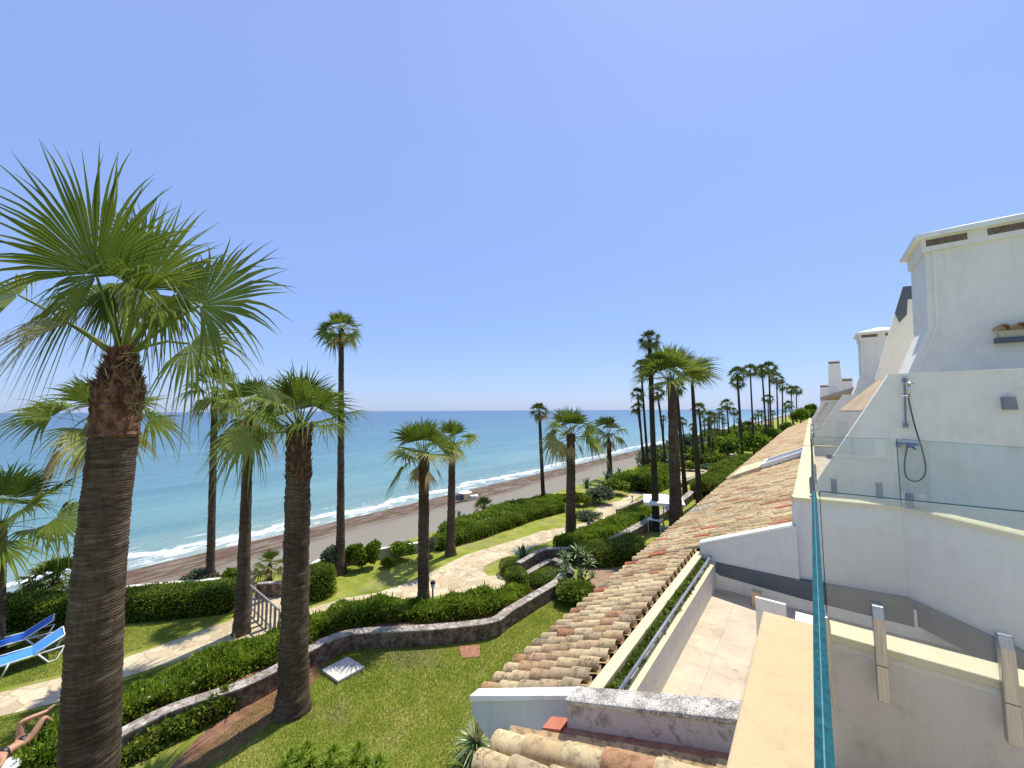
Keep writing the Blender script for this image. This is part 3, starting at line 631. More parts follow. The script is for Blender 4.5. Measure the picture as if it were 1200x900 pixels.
def trunk(mb, pts, rads, nside=16, dz=.12, rough=.02, seed=0):
    pts = [Vector(p) for p in pts]; r_ = np.random.default_rng(seed)
    seg = [(pts[i+1] - pts[i]).length for i in range(len(pts)-1)]; cum = [0]
    for s in seg: cum.append(cum[-1] + s)
    n = max(3, int(cum[-1] / dz)); vs = []; fs = []
    for i in range(n + 1):
        q = cum[-1] * i / n; k = max(j for j in range(len(pts)) if cum[j] <= q + 1e-6); k = min(k, len(pts) - 2)
        t = (q - cum[k]) / (seg[k] + 1e-9); c = pts[k].lerp(pts[k+1], t); rr = rads[k] + (rads[k+1] - rads[k]) * t
        ringj = 1 + r_.normal() * rough + (rough * .45 if i % 2 else -rough * .45)
        for j in range(nside):
            an = 2 * math.pi * j / nside; x = rr * ringj * (1 + rough * .9 * math.sin(an * 3 + i * .35) + r_.normal() * rough * .5)
            vs.append(c + Vector((math.cos(an), math.sin(an), 0)) * x)
        if i:
            b = (i - 1) * nside
            for j in range(nside): fs.append((b+j, b+(j+1) % nside, b+nside+(j+1) % nside, b+nside+j))
    fs.append(tuple(range(n*nside, (n+1)*nside)))
    mb.add(vs, fs)

def husk(mb, c0, c1, r0, r1, n, size, seed, out=.5):
    r_ = random.Random(seed); c0 = Vector(c0); c1 = Vector(c1)
    for i in range(n):
        s = r_.random(); a = i * 2.39996; c = c0.lerp(c1, s); r = r0 + (r1 - r0) * s
        d = Vector((math.cos(a), math.sin(a), 0)); t = Vector((-math.sin(a), math.cos(a), 0)); z = size * r_.uniform(.6, 1.4); w_ = size * r_.uniform(.35, .6)
        b = c + d * r * .95; tip = c + d * (r + out * z * r_.uniform(.3, 1)) + Vector((0, 0, z)) + t * r_.uniform(-.4, .4) * w_
        mb.add([b - t * w_ + Vector((0, 0, -.3 * z)), b + t * w_ + Vector((0, 0, -.3 * z)), b + t * w_ * .6 + d * .3 * z + Vector((0, 0, .5 * z)), tip, b - t * w_ * .6 + d * .3 * z + Vector((0, 0, .5 * z)), b + d * (-.02)],
               [(0, 1, 2, 3, 4), (1, 0, 5), (0, 4, 5), (1, 2, 5)])
#@@PART2

# ------------------------------------------------------------------ buildings
def Z(D): return H - D
RK = .449
def roofD(x): return 2.2 + RK * (-x - .395)
def tiled_roof(parent, x0, x1, y0, y1, Df, pitch=.215, rt=.092, expo=.33, seed=0, seg=7, name='tiled_roof', raise_=0.0):
    r_ = random.Random(seed); mb = MB(); k = (Df(x1) - Df(x0)) / (x0 - x1); ca = 1 / math.hypot(1, k); sa = k * ca
    Ltot = (x0 - x1) / ca; n = max(1, int(round(Ltot / expo))); ncol = max(1, int((y1 - y0) / pitch))
    dS = Vector((-ca, 0, -sa)); dN = Vector((-sa, 0, ca)); dY = Vector((0, 1, 0)); org = Vector((x0, y0, Z(Df(x0)) + raise_ - .02))
    for c in range(ncol):
        yc = (c + .5) * pitch; cj = r_.uniform(-.02, .02)
        for i in range(n + 1):
            s1 = Ltot - i * expo + r_.uniform(-.015, .015) + cj; s0 = s1 - expo * 1.22
            if s1 < .08: continue
            s0 = max(s0, 0.0)
            y = yc + r_.uniform(-.008, .008); lift = r_.uniform(-.004, .012) + .012; ro = r_.uniform(-.03, .03); rv = r_.random(); ra = rt * r_.uniform(.94, 1.06)
            vs = []
            for (s, R_, lf) in ((s0, ra * .80, 0.0), (s1, ra, lift), (s1, ra * .84, lift)):
                for j in range(seg):
                    a = math.pi * j / (seg - 1)
                    vs.append(org + dS * s + dY * (y + math.cos(a) * R_ + ro * (s - s0)) + dN * (math.sin(a) * R_ * .95 + lf + .012))
            fs = [(j, j+1, seg+j+1, seg+j) for j in range(seg-1)] + [(seg+j, seg+j+1, 2*seg+j+1, 2*seg+j) for j in range(seg-1)]
            # inside surface
            fs += [(2*seg+j+1, 2*seg+j, j, j+1) for j in range(0)]
            mb.add(vs, fs, rv)
        # channel tiles between the covers
        yb = (c + 1) * pitch; w_ = pitch * .5
        for i in range(n):
            s1 = Ltot - i * expo + .06; s0 = s1 - expo * 1.05; rv = r_.random() * .25
            if s1 < 0: continue
            s0 = max(s0, 0)
            vs = []
            for s, hh in ((s0, 0.0), (s1, .012)):
                for q, zz in ((-1, .035), (-.4, .0), (.4, .0), (1, .035)): vs.append(org + dS * s + dY * (yb + q * w_ * .8) + dN * (zz + hh))
            mb.add(vs, [(0, 1, 5, 4), (1, 2, 6, 5), (2, 3, 7, 6)], rv)
    o = mb.build(name, M['tile'], parent)
    # smooth barrels, sharp ends
    o.data.polygons.foreach_set('use_smooth', [True] * len(o.data.polygons))
    try: o.data.set_sharp_from_angle(angle=rad(45))
    except Exception: pass
    b = MB(); t = .12
    P = [(x0, y0, Z(Df(x0)) - .035 + raise_), (x1 + .03, y0, Z(Df(x1)) - .035 + raise_), (x1 + .03, y1, Z(Df(x1)) - .035 + raise_), (x0, y1, Z(Df(x0)) - .035 + raise_)]
    b.hexa([(p[0], p[1], p[2] - t) for p in P], P); b.build('roof_deck', M['tilebed'], parent)
    return o

# ---- our own house: ledge, parapet, lower terrace and its roof
h1 = thing('terrace_house', 'nearest white terrace house with the cream ledge and lower terrace below the glass rail', 'house', (0, 0, 0))
m = MB(); m.box((-.318, -1.6, Z(1.52)), (-.022, 3.13, Z(1.35))); m.build('side_ledge', M['cream'], h1, bevel=.012)
m = MB(); m.box((-.27, -1.6, Z(3.5)), (-.024, 3.0, Z(1.52))); m.build('ledge_wall', M['white'], h1)
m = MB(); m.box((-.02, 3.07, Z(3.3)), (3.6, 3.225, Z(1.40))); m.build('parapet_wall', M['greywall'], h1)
m = MB(); m.box((-.02, 3.062, Z(1.40)), (3.6, 3.26, Z(1.352))); m.build('parapet_sill', M['sill'], h1, bevel=.008)
m = MB(); m.box((-.02, -3.2, Z(2.3)), (6, 3.068, Z(2.12))); m.build('terrace_floor', M['floor'], h1)
# house front behind the viewer (seen mirrored in the glass)
m = MB(); m.box((2.9, -6, Z(2.12)), (3.1, 3.0, Z(-2.2))); m.box((.0, -3.4, Z(2.12)), (2.9, -3.2, Z(-2.2))); m.build('facade_wall', M['white2'], h1)
for y0 in (-2.4, -.4, 1.2):
    f = MB()
    for a, b in (((2.86, y0, Z(1.7)), (2.9, y0 + .06, Z(-.4))), ((2.86, y0 + 1.1, Z(1.7)), (2.9, y0 + 1.16, Z(-.4))), ((2.86, y0 + .06, Z(-.34)), (2.9, y0 + 1.1, Z(-.4))), ((2.86, y0 + .55, Z(1.7)), (2.9, y0 + .6, Z(-.34)))): f.box(a, b)
    fo = f.build('window', M['plasticwhite'], h1)
    g = MB(); g.box((2.885, y0 + .061, Z(1.7)), (2.895, y0 + .549, Z(-.335))); g.box((2.885, y0 + .601, Z(1.7)), (2.895, y0 + 1.099, Z(-.335))); go = g.build('pane', M['darkgrey'], fo)
# roof seaward of the lower terrace
tiled_roof(h1, -2.01, -3.41, 3.66, 8.75, roofD, seed=3, expo=.32, seg=9, pitch=.23, rt=.102)
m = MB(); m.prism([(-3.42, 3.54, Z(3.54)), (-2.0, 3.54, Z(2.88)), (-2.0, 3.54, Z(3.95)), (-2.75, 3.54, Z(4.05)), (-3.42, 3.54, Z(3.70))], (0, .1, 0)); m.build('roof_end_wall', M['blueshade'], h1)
m = MB(); m.prism([(-3.44, 3.51, Z(3.54)), (-2.0, 3.51, Z(2.88)), (-2.0, 3.51, Z(2.84)), (-3.44, 3.51, Z(3.47))], (0, .16, 0)); m.build('roof_end_cap', M['white2'], h1, bevel=.006)
m = MB(); m.box((-2.7, 3.7, 0), (-2.02, 8.6, Z(3.3))); m.box((-2.7, -1.6, 0), (-.4, 3.4, Z(3.6))); m.build('ground_floor_wall', M['white'], h1)
m = MB(); m.box((-2.0, 3.5, Z(3.6)), (-1.867, 8.74, Z(2.93))); m.build('planter_coping', M['creamyellow'], h1, bevel=.01)
m = MB(); m.box((-1.866, 3.5, Z(3.5)), (-1.762, 8.6, Z(3.08))); m.build('planter_soil', M['soil'], h1)
m = MB(); m.box((-1.76, 3.5, Z(3.53)), (-1.64, 8.62, Z(3.05))); m.build('terrace_wall', M['greywall'], h1)
m = MB(); m.box((-1.76, 3.5, Z(3.049)), (-1.63, 8.62, Z(3.03))); m.build('terrace_wall_coping', M['creamyellow'], h1, bevel=.004)
m = MB(); m.box((-1.64, 3.3, Z(3.7)), (3.2, 8.75, Z(3.53))); m.build('lower_terrace_floor', M['floor'], h1)
m = MB(); m.box((-.80, 6.98, Z(3.53)), (-.42, 7.03, Z(2.85))); m.build('porch_wall', M['white'], h1)
m = MB(); m.box((-.30, 3.3, Z(3.53)), (3.4, 6.85, Z(2.85))); m.build('porch_roof', M['white'], h1)
m = MB(); m.box((-1.76, 8.62, Z(3.53)), (3.2, 8.68, Z(3.1))); m.build('terrace_end_wall', M['white'], h1)
m = MB(); m.box((-.99, 8.2, Z(3.53)), (-.85, 8.35, Z(3.28))); m.box((-1.0, 8.19, Z(3.28)), (-.84, 8.36, Z(3.265))); m.build('meter_cupboard', M['cream'], h1, bevel=.004)
# sloping party wall with lichen coping and our own roof
def slopebox(mb, xa, Da, xb, Db, y0, y1, th):
    mb.hexa([(xa, y0, Z(Da + th)), (xb, y0, Z(Db + th)), (xb, y1, Z(Db + th)), (xa, y1, Z(Da + th))], [(xa, y0, Z(Da)), (xb, y0, Z(Db)), (xb, y1, Z(Db)), (xa, y1, Z(Da))])
m = MB(); slopebox(m, -1.95, 2.71, -.37, 2.16, 3.25, 3.495, .05); m.build('party_wall_coping', M['lichen'], h1, bevel=.018)
m = MB(); slopebox(m, -1.93, 2.755, -.37, 2.205, 3.27, 3.48, .32); m.build('party_wall', M['stainwall'], h1)
m = MB(); slopebox(m, -2.1, 3.02, -.4, 2.42, 3.17, 3.268, .03); m.build('flashing', M['brick'], h1)
m = MB(); slopebox(m, -2.16, 3.02, -1.955, 2.94, 3.19, 3.36, .05); m.build('loose_tile', M['terracotta'], h1)
tiled_roof(h1, -.38, -2.46, 1.45, 3.19, lambda x: 2.42 + .36 * (-x - .38), pitch=.27, rt=.118, expo=.40, seed=11, seg=15, name='near_tiled_roof')

# ---- the row of houses beyond
def wallseg(mb, a, b, z0, z1, th, out=0.0):
    a = Vector((a[0], a[1], 0)); b = Vector((b[0], b[1], 0)); d = (b - a).normalized(); n = Vector((-d.y, d.x, 0))
    a2 = a - n * out; b2 = b - n * out; c = b + n * th; e = a + n * th
    mb.hexa([(a2.x, a2.y, z0), (b2.x, b2.y, z0), (c.x, c.y, z0), (e.x, e.y, z0)], [(a2.x, a2.y, z1), (b2.x, b2.y, z1), (c.x, c.y, z1), (e.x, e.y, z1)])
FRONT = [(-.33, 0.07), (1.08, .27), (2.18, -1.03), (3.25, -2.3)]
labels = ['white house with the tall flaring tower and outdoor shower, directly beyond the glass rail',
          'second white house beyond the rail, its square capped tower behind the beige awning',
          'third white house along the row, with the slender chimney',
          'fourth white house along the row, small above the far roof tiles',
          'fifth white house along the row, tiny beside the green tree', 'sixth white house at the far end of the row']
houses = []
for i in range(6):
    Y0 = 8.63 + 12.6 * i
    h = thing('terrace_house', labels[i], 'house', (0, Y0, 0), group='row of white terrace houses'); houses.append(h)
    Y1 = Y0 + 12.6
    W = [(x, Y0 + y) for x, y in FRONT]
    m = MB()
    for a, b in zip(W[:-1], W[1:]): wallseg(m, a, b, Z(3.06), Z(1.655), .22)
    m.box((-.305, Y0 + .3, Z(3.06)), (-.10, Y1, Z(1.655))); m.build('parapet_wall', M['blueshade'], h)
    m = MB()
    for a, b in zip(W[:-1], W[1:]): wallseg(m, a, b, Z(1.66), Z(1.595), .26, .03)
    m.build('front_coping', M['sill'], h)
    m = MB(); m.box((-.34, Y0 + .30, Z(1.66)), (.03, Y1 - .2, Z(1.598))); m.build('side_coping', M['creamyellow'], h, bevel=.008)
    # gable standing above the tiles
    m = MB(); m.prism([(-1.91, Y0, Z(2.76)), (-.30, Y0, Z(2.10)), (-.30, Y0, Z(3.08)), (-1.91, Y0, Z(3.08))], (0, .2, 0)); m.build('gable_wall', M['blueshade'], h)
    m = MB(); m.prism([(-1.93, Y0 - .015, Z(2.76)), (-.34, Y0 - .015, Z(2.115)), (-.34, Y0 - .015, Z(2.07)), (-1.93, Y0 - .015, Z(2.715))], (0, .24, 0)); m.build('gable_cap', M['white2'], h, bevel=.01)
    if i == 0:
        m = MB(); m.prism([(-1.93, Y0 - .02, Z(3.03)), (1.1, Y0 - .02, Z(3.02)), (1.1, Y0 - .02, Z(3.36)), (-.3, Y0 - .02, Z(3.34)), (-1.56, Y0 - .02, Z(3.27)), (-1.75, Y0 - .02, Z(3.16))], (0, .3, 0))
        wallseg(m, (1.08, Y0 + .12), (2.18, Y0 - 1.18), Z(3.34), Z(3.02), .25, .04); wallseg(m, (2.18, Y0 - 1.18), (3.25, Y0 - 2.45), Z(3.34), Z(3.02), .25, .04)
        m.build('blue_grey_band', M['darkbluegrey'], h)  # dark blue-grey band along the foot of the wall
    # tiled roof to the eave
    def rD(x, k=(.0 if i == 0 else -.12)): return roofD(x) + k
    ysplit = Y0 + 6.5
    xe = -3.38
    if i == 0:
        tiled_roof(h, -.34, xe, Y0 + .22, ysplit, lambda x: roofD(x), seed=20, seg=8, expo=.42, pitch=.245, rt=.108)
        tiled_roof(h, -.34, xe, ysplit, Y1 + .1, lambda x: roofD(x) - .015, seed=21, seg=7, expo=.42, pitch=.245, rt=.108, name='stepped_tiled_roof')
        m = MB(); m.prism([(xe - .05, ysplit - .05, Z(3.52)), (-2.3, ysplit - .05, Z(3.0)), (-2.3, ysplit - .05, Z(3.2)), (-2.5, ysplit - .05, Z(3.55)), (xe - .05, ysplit - .05, Z(3.70))], (0, .1, 0)); m.build('roof_step_wall', M['blueshade'], h)
        m = MB(); m.tube([(-3.36, ysplit - 1.2, Z(3.42)), (-2.65, ysplit - 1.25, Z(3.10))], .035, 6); m.build('roof_step_flashing', M['white2'], h)
    else:
        tiled_roof(h, -.34, xe, Y0, Y1 + .1, lambda x: roofD(x) - .10, seed=20 + i, seg=5, expo=.42, pitch=.245 if i < 3 else .3, rt=.108 if i < 3 else .13)
    m = MB(); m.box((-2.6, Y0 + .1, 0), (-.05, Y1, Z(3.6))); m.build('ground_floor_wall', M['white'], h)
    m = MB(); m.box((-.10, Y0 + .35, Z(2.2)), (6, Y1, Z(2.02))); m.build('terrace_floor', M['floor'], h)
    # dividing wall across the terrace with slanted edge
    Yp = Y0 + 1.05
    pz = [(-.04, Yp, Z(2.02)), (-.04, Yp, Z(1.56)), (1.155, Yp, Z(-.60)), (9, Yp, Z(-.60)), (9, Yp, Z(2.02))]
    m = MB(); m.prism(pz, (0, .14, 0)); m.build('dividing_wall', M['white'], h)
    m = MB(); m.prism([(-.055, Yp - .012, Z(1.56)), (1.14, Yp - .012, Z(-.615)), (1.16, Yp - .012, Z(-.60)), (-.035, Yp - .012, Z(1.545))], (0, .165, 0))
    m.box((1.145, Yp - .012, Z(-.60)), (9, Yp + .153, Z(-.628))); m.build('dividing_wall_coping', M['white2'], h)
    # upper storey set back
    m = MB(); m.box((3.0 if i else 3.6, Yp + .15, Z(2.02)), (9, Y1 - .05 if i < 5 else Y1 + 8, Z(-.9 if i else -.5))); m.build('upper_storey_wall', M['white'], h)
    # tower
    Yt = Y0 + 2.5; sc_ = 1.0
    def tp(u, v):
        p = onY(u, v, 11.13); return (p.x, Yt, p.z)
    T = [tp(1083.5, 296), tp(1087.5, 384), tp(1063, 440), tp(1060, 470)]
    right = 4.9; zt = T[0][2]
    if i == 1: right = 3.4
    if i > 1: right = 3.0
    poly = [(T[0][0], Yt, zt), T[1], T[2], (T[3][0], Yt, Z(2.0)), (right, Yt, Z(2.0)), (right, Yt, zt)]
    if i < 2:
        m = MB(); m.prism(poly, (0, 1.35, 0)); m.build('tower', M['white'], h)
        # raised rib following the flaring edge
        m = MB(); off = .10
        a = [(T[0][0] + off, Yt - .03, zt), (T[1][0] + off, Yt - .03, T[1][2]), (T[2][0] + off, Yt - .03, T[2][2])]
        b = [(p[0] + .05, p[1], p[2]) for p in a]
        for k in range(2): m.prism([a[k], a[k+1], b[k+1], b[k]], (0, .05, 0))
        m.build('tower_rib', M['white'], h)
        m = MB(); m.box((T[0][0] - .04, Yt - .05, zt), (right + .05, Yt + 1.4, zt + .26)); m.build('tower_frieze', M['white'], h)
        x = T[0][0] + .02
        while x < right - .2:
            m = MB(); m.box((x + .0, Yt - .056, zt + .10), (x + .55, Yt - .04, zt + .23)); x += .80; m.build('vent_slot', M['brownvent'], h)
        m = MB(); z2 = zt + .262; a0, a1 = T[0][0] - .14, right + .14; b0, b1 = Yt - .14, Yt + 1.5
        m.hexa([(a0, b0, z2), (a1, b0, z2), (a1, b1, z2), (a0, b1, z2)], [(a0, b0, z2 + .09), (a1, b0, z2 + .09), (a1, b1, z2 + .09), (a0, b1, z2 + .09)])
        xm = (b1 - b0) / 2
        m.add([(a0, b0, z2 + .092), (a1, b0, z2 + .092), (a1, b1, z2 + .092), (a0, b1, z2 + .092), (a0 + xm, b0 + xm, z2 + .37), (a1 - xm, b0 + xm, z2 + .37)], [(0, 1, 5, 4), (1, 2, 5), (2, 3, 4, 5), (3, 0, 4)])
        m.build('tower_cap', M['white2'], h)
    if i == 0:
        c = tp(1165, 403); m = MB(); m.box((c[0], Yt - .16, c[2]), (c[0] + .9, Yt, c[2] + .09)); fo = m.build('vent_window', M['darkbluegrey'], h)
        m = MB(); m.box((c[0] + .05, Yt - .10, c[2] + .092), (c[0] + .9, Yt - .01, c[2] + .22)); m.build('sill_block', M['sill'], fo)
        m = MB()
        for q in range(4):
            yy = []; cx = c[0] + .08 + q * .2
            vs = []
            for (yv, R_) in ((Yt - .22, .10), (Yt, .09), (Yt - .22, .075)):
                for j in range(9): an = math.pi * j / 8; vs.append((cx + math.cos(an) * R_, yv, c[2] + .24 + math.sin(an) * R_))
            m.add(vs, [(j, j+1, 9+j+1, 9+j) for j in range(8)] + [(j, j+1, 18+j+1, 18+j) for j in range(8)], random.random() * .3)
        m.build('canopy_tiles', M['tile'], fo)
        # slanted wall with blue glass behind the tower
        def q14(u, v): p = onY(u, v, 14.0); return (p.x, 14.0, p.z)
        m = MB(); m.prism([q14(1026, 445), q14(1049, 367), q14(1057, 340), q14(1085, 338), q14(1085, 445)], (0, .2, 0)); m.build('slanted_wall', M['white'], h)
        m = MB(); m.prism([tuple(Vector(q14(u, v)) - Vector((0, .02, 0))) for u, v in ((1048.5, 367), (1058, 336), (1071, 335), (1071, 350), (1063.5, 351), (1062.5, 369), (1054, 378))], (0, .03, 0)); m.build('blue_glass_screen', M['darkbluegrey'], h)
# awnings and upper eaves between the towers
aw = thing('awning', 'beige cloth awning sloping down over the terrace behind the shower wall', 'awning', at(1020, 460, 10))
m = MB(); P = [at(1052, 438, 10.2), at(1030, 444, 11.5), at(983, 481, 12.5), at(1010, 481, 10.4)]
m.hexa([tuple(p - Vector((0, 0, .03))) for p in P], [tuple(p) for p in P]); m.build('cloth', M['awning'], aw)
aw2 = thing('awning', 'long thin beige awning edge running along the upper storeys of the far houses', 'awning', at(1000, 452, 20))
m = MB(); a = at(1056, 436, 14.5); b = at(961, 466, 38)
m.hexa([tuple(a - Vector((0, 0, .20))), tuple(b - Vector((0, 0, .30))), tuple(b + Vector((2.0, 0, -.30))), tuple(a + Vector((2.2, 0, -.20)))], [tuple(a), tuple(b), tuple(b + Vector((2.0, 0, .1))), tuple(a + Vector((2.2, 0, .2)))])
m.build('cloth', M['awning'], aw2)
for (u, v0, v1, f, wd, lab) in ((979, 452, 423, 34, .42, 'slender tall white chimney with a flat cap rising above the far houses'), (993.5, 458, 443, 30, .32, 'short white chimney stub between the slender chimney and the square tower'), (967, 468, 451, 40, .38, 'low white chimney left of the slender one')):
    p = at(u, v0, f); q = at(u, v1, f); cz = q.z - p.z
    t_ = thing('chimney', lab, 'chimney', (p.x, p.y, p.z - .8))
    m = MB(); wb = wd * 1.15; m.hexa([(p.x - wb, p.y - wb, p.z - .8), (p.x + wb, p.y - wb, p.z - .8), (p.x + wb, p.y + wb, p.z - .8), (p.x - wb, p.y + wb, p.z - .8)], [(p.x - wd * .9, p.y - wd * .9, q.z - .25), (p.x + wd * .9, p.y - wd * .9, q.z - .25), (p.x + wd * .9, p.y + wd * .9, q.z - .25), (p.x - wd * .9, p.y + wd * .9, q.z - .25)]); m.build('stack', M['white'], t_)
    m = MB(); m.box((p.x - wd * .88, p.y - wd * .88, q.z - .25), (p.x + wd * .88, p.y + wd * .88, q.z - .1)); m.build('vents', M['brownvent'], t_)
    m = MB(); m.box((p.x - wd, p.y - wd, q.z - .1), (p.x + wd, p.y + wd, q.z)); m.build('cap', M['white2'], t_)
# skylight in the far roof
sk = thing('skylight', 'dark glass skylight in a white frame set in the roof tiles', 'skylight', (-.9, 21.5, Z(2.3)))
def rp(x, y, h_=.1): return (x, y, Z(roofD(x) - .10) + h_)
m = MB()
for (xa, xb, ya, yb) in ((-.3, -1.95, 21.0, 21.18), (-.3, -1.95, 23.2, 23.4), (-1.8, -1.95, 21.18, 23.2)):
    m.hexa([rp(xa, ya, .05), rp(xb, ya, .05), rp(xb, yb, .05), rp(xa, yb, .05)], [rp(xa, ya, .25), rp(xb, ya, .25), rp(xb, yb, .25), rp(xa, yb, .25)])
m.build('frame', M['white2'], sk)
m = MB(); m.hexa([rp(-.3, 21.18, .1), rp(-1.8, 21.18, .1), rp(-1.8, 23.2, .1), rp(-.3, 23.2, .1)], [rp(-.3, 21.18, .2), rp(-1.8, 21.18, .2), rp(-1.8, 23.2, .2), rp(-.3, 23.2, .2)]); m.build('pane', M['greymetal'], sk)
m = MB(); m.hexa([rp(-1.97, 20.9, .0), rp(-3.1, 20.6, .0), rp(-3.1, 24.5, .0), rp(-1.97, 23.6, .0)], [rp(-1.97, 20.9, .18), rp(-3.1, 20.6, .18), rp(-3.1, 24.5, .18), rp(-1.97, 23.6, .18)])
o = m.build('roof_hatch', M['creamyellow']); tag(o, 'pale cream rendered slab on the roof, seaward of the skylight', 'roof slab')

# ---- tube rail and plants of the lower terrace
tr = thing('handrail', 'grey tubular handrail on low posts beside the planter of the lower terrace', 'handrail', (-1.70, 3.4, Z(3.03)))
m = MB(); m.tube([(-1.715, 3.5, Z(2.935)), (-1.715, 8.6, Z(2.935))], .021, 10); m.build('rail', M['greymetal'], tr, smooth=True)
for y in (3.9, 5.5, 7.1, 8.3):
    m = MB(); m.tube([(-1.69, y, Z(3.03)), (-1.69, y, Z(2.96)), (-1.715, y + .02, Z(2.94))], .011, 6); m.build('post', M['greymetal'], tr, smooth=True)
hedge('planter_plants', 'small dull green plants filling the narrow planter beside the grey handrail', 'plants', None, [.06, .07, .055, .07, .06], .11, M['boxleaf'], 2600, .045, .013, .055, z0=Z(3.09), world=[(-1.812, y) for y in (3.55, 4.6, 5.8, 7.2, 8.55)], seed=41, lump=9)

# ------------------------------------------------------------------ glass railings
def glass_run(root, a, b, zt, zb, th=.012, edge_caps=True, top='glassedge'):
    a = Vector((a[0], a[1], 0)); b = Vector((b[0], b[1], 0)); d = (b - a).normalized(); n = Vector((-d.y, d.x, 0)) * (th / 2)
    def hx(z0, z1, a_, b_, k=1.0):
        m_ = MB(); q = [a_ - n * k, b_ - n * k, b_ + n * k, a_ + n * k]
        m_.hexa([(p.x, p.y, z0) for p in q], [(p.x, p.y, z1) for p in q]); return m_
    g = hx(zb, zt - .004, a, b).build('glass_panel', M['glass'], root)
    hx(zt - .0038, zt, a, b).build('polished_edge', M[top], g)
    if edge_caps:
        hx(zb, zt - .004, a - d * .004, a - d * .0002).build('polished_edge', M[top], g)
    return g
def clamp(root, c, out, w_, h_, dpt=.05, mat='steel'):
    """c: top centre on the glass face; out: unit vector toward the terrace."""
    c = Vector(c); out = Vector(out).normalized(); s = Vector((-out.y, out.x, 0)) * w_ / 2
    m_ = MB()
    prof = [(0, 0), (dpt * .55, 0), (dpt, -h_ * .12), (dpt, -h_), (0, -h_)]
    m_.prism([c - s + out * x + Vector((0, 0, z)) for x, z in prof], s * 2); o = m_.build('clamp', M[mat], root, bevel=.003)
    m2 = MB(); q = c + Vector((0, 0, -h_ * .62)) + out * (dpt + .0004); m2.prism([q - s * .98, q + s * .98, q + s * .98 + Vector((0, 0, .003)), q - s * .98 + Vector((0, 0, .003))], out * .001); m2.build('joint', M['black'], o)
    return o
ra = thing('glass_railing', 'clear glass rail seen edge-on as a teal line rising from the bottom of the view', 'glass railing', (-.008, 0, Z(1.82)))
glass_run(ra, (-.008, -1.5), (-.008, 3.0), Z(.5), Z(1.42), .023)
m = MB(); m.box((-.0090, -1.5, Z(.5)), (-.0070, 3.0, Z(.4994))); m.build('interlayer_line', M['glassedgemid'], ra)
clamp(ra, (.006, 2.62, Z(1.07)), (1, 0, 0), .05, .44, .022); clamp(ra, (-.022, 2.62, Z(1.07)), (-1, 0, 0), .05, .30, .018)
rb = thing('glass_railing', 'clear glass balustrade in front of the viewer with two tall steel clamps', 'glass railing', (.05, 2.98, Z(1.82)))
glass_run(rb, (.02, 3.02), (2.6, 3.02), Z(.5), Z(1.40), .016)
for u, v in ((1028, 709), (1176, 742)):
    p = onY(u, v, 3.0); clamp(rb, (p.x, 3.011, p.z), (0, -1, 0), .05, .50, .05)
clamp(rb, (1.5, 3.011, Z(1.02)), (0, -1, 0), .05, .50, .05)
rc = thing('glass_railing', 'clear glass balustrade on the cream coping below the outdoor shower', 'glass railing', (.05, 8.7, Z(1.6)))
glass_run(rc, (-.03, 8.78), (1.03, 8.91), Z(.50), Z(1.59), .014); glass_run(rc, (1.10, 8.97), (2.18, 7.70), Z(.50), Z(1.59), .014)
for u, v in ((976.7, 561), (1030.5, 566)):
    p = onY(u, v, 8.77); clamp(rc, (p.x, 8.765 + p.x * .12, p.z), (.13, -1, 0), .07, .27, .05, 'greymetal')
for s in (.10, .97): clamp(rc, (1.10 + 1.08 * s - .012, 8.965 - 1.27 * s, Z(1.36)), (-.76, -.65, 0), .09, .27, .05, 'greymetal')
rd = thing('glass_railing', 'glass rail seen edge-on as a black line above the cream coping beyond the terrace corner', 'glass railing', (.03, 8.7, Z(1.6)))
glass_run(rd, (-.02, 8.83), (-.02, 19), Z(.55), Z(1.58), .03, top='black')
clamp(rd, (-.037, 9.0, Z(1.25)), (-1, 0, 0), .12, .3, .05, 'greymetal'); clamp(rd, (-.003, 8.95, Z(1.0)), (1, 0, 0), .1, .35, .03, 'greymetal')
re_ = thing('glass_railing', 'pale glass rail on the coping of the second house, left of the beige awning', 'glass railing', (.0, 21.3, Z(1.6)))
glass_run(re_, (.03, 21.3), (.03, 32), Z(.55), Z(1.59), .02); glass_run(re_, (.05, 21.3), (1.2, 21.45), Z(.55), Z(1.59), .02)

# ------------------------------------------------------------------ shower on the dividing wall
YS = 9.68
def sp(u, v, out=.0): p = onY(u, v, YS - out); return Vector((p.x, YS - out, p.z))
sh = thing('outdoor_shower', 'wall-mounted outdoor shower with hose loop on the white dividing wall', 'shower', sp(1065, 520))
m = MB(); m.tube([sp(1060, 446, .05), sp(1061.5, 499, .05)], .014, 8); m.box(tuple(sp(1058, 447, .05)), tuple(sp(1062, 443, 0.0))); m.box(tuple(sp(1059, 501, .06)), tuple(sp(1064, 496, 0.0))); m.build('riser_bar', M['greymetal'], sh, smooth=False)
m = MB(); m.tube([sp(1056, 463.5, .06), sp(1066, 463.5, .08)], .012, 8); m.build('slider', M['chrome'], sh)
m = MB(); a = sp(1066, 450, .16); m.tube([a + Vector((0, 0, .035)), a + Vector((0, 0, .015)), a], [.03, .075, .078], 16); m.tube([sp(1065.5, 465, .09), sp(1065, 458, .12), a + Vector((0, .02, .02))], [.016, .016, .02], 8); m.build('shower_head', M['chrome'], sh, smooth=True)
pts = [(1064.5, 466), (1067, 478), (1071, 495), (1076, 512), (1081, 528), (1084.5, 545), (1084, 555), (1079, 562), (1071, 564), (1063, 560), (1060, 550), (1060.5, 538), (1062.5, 527), (1063, 522)]
P = [sp(u, v, .10) for u, v in pts]
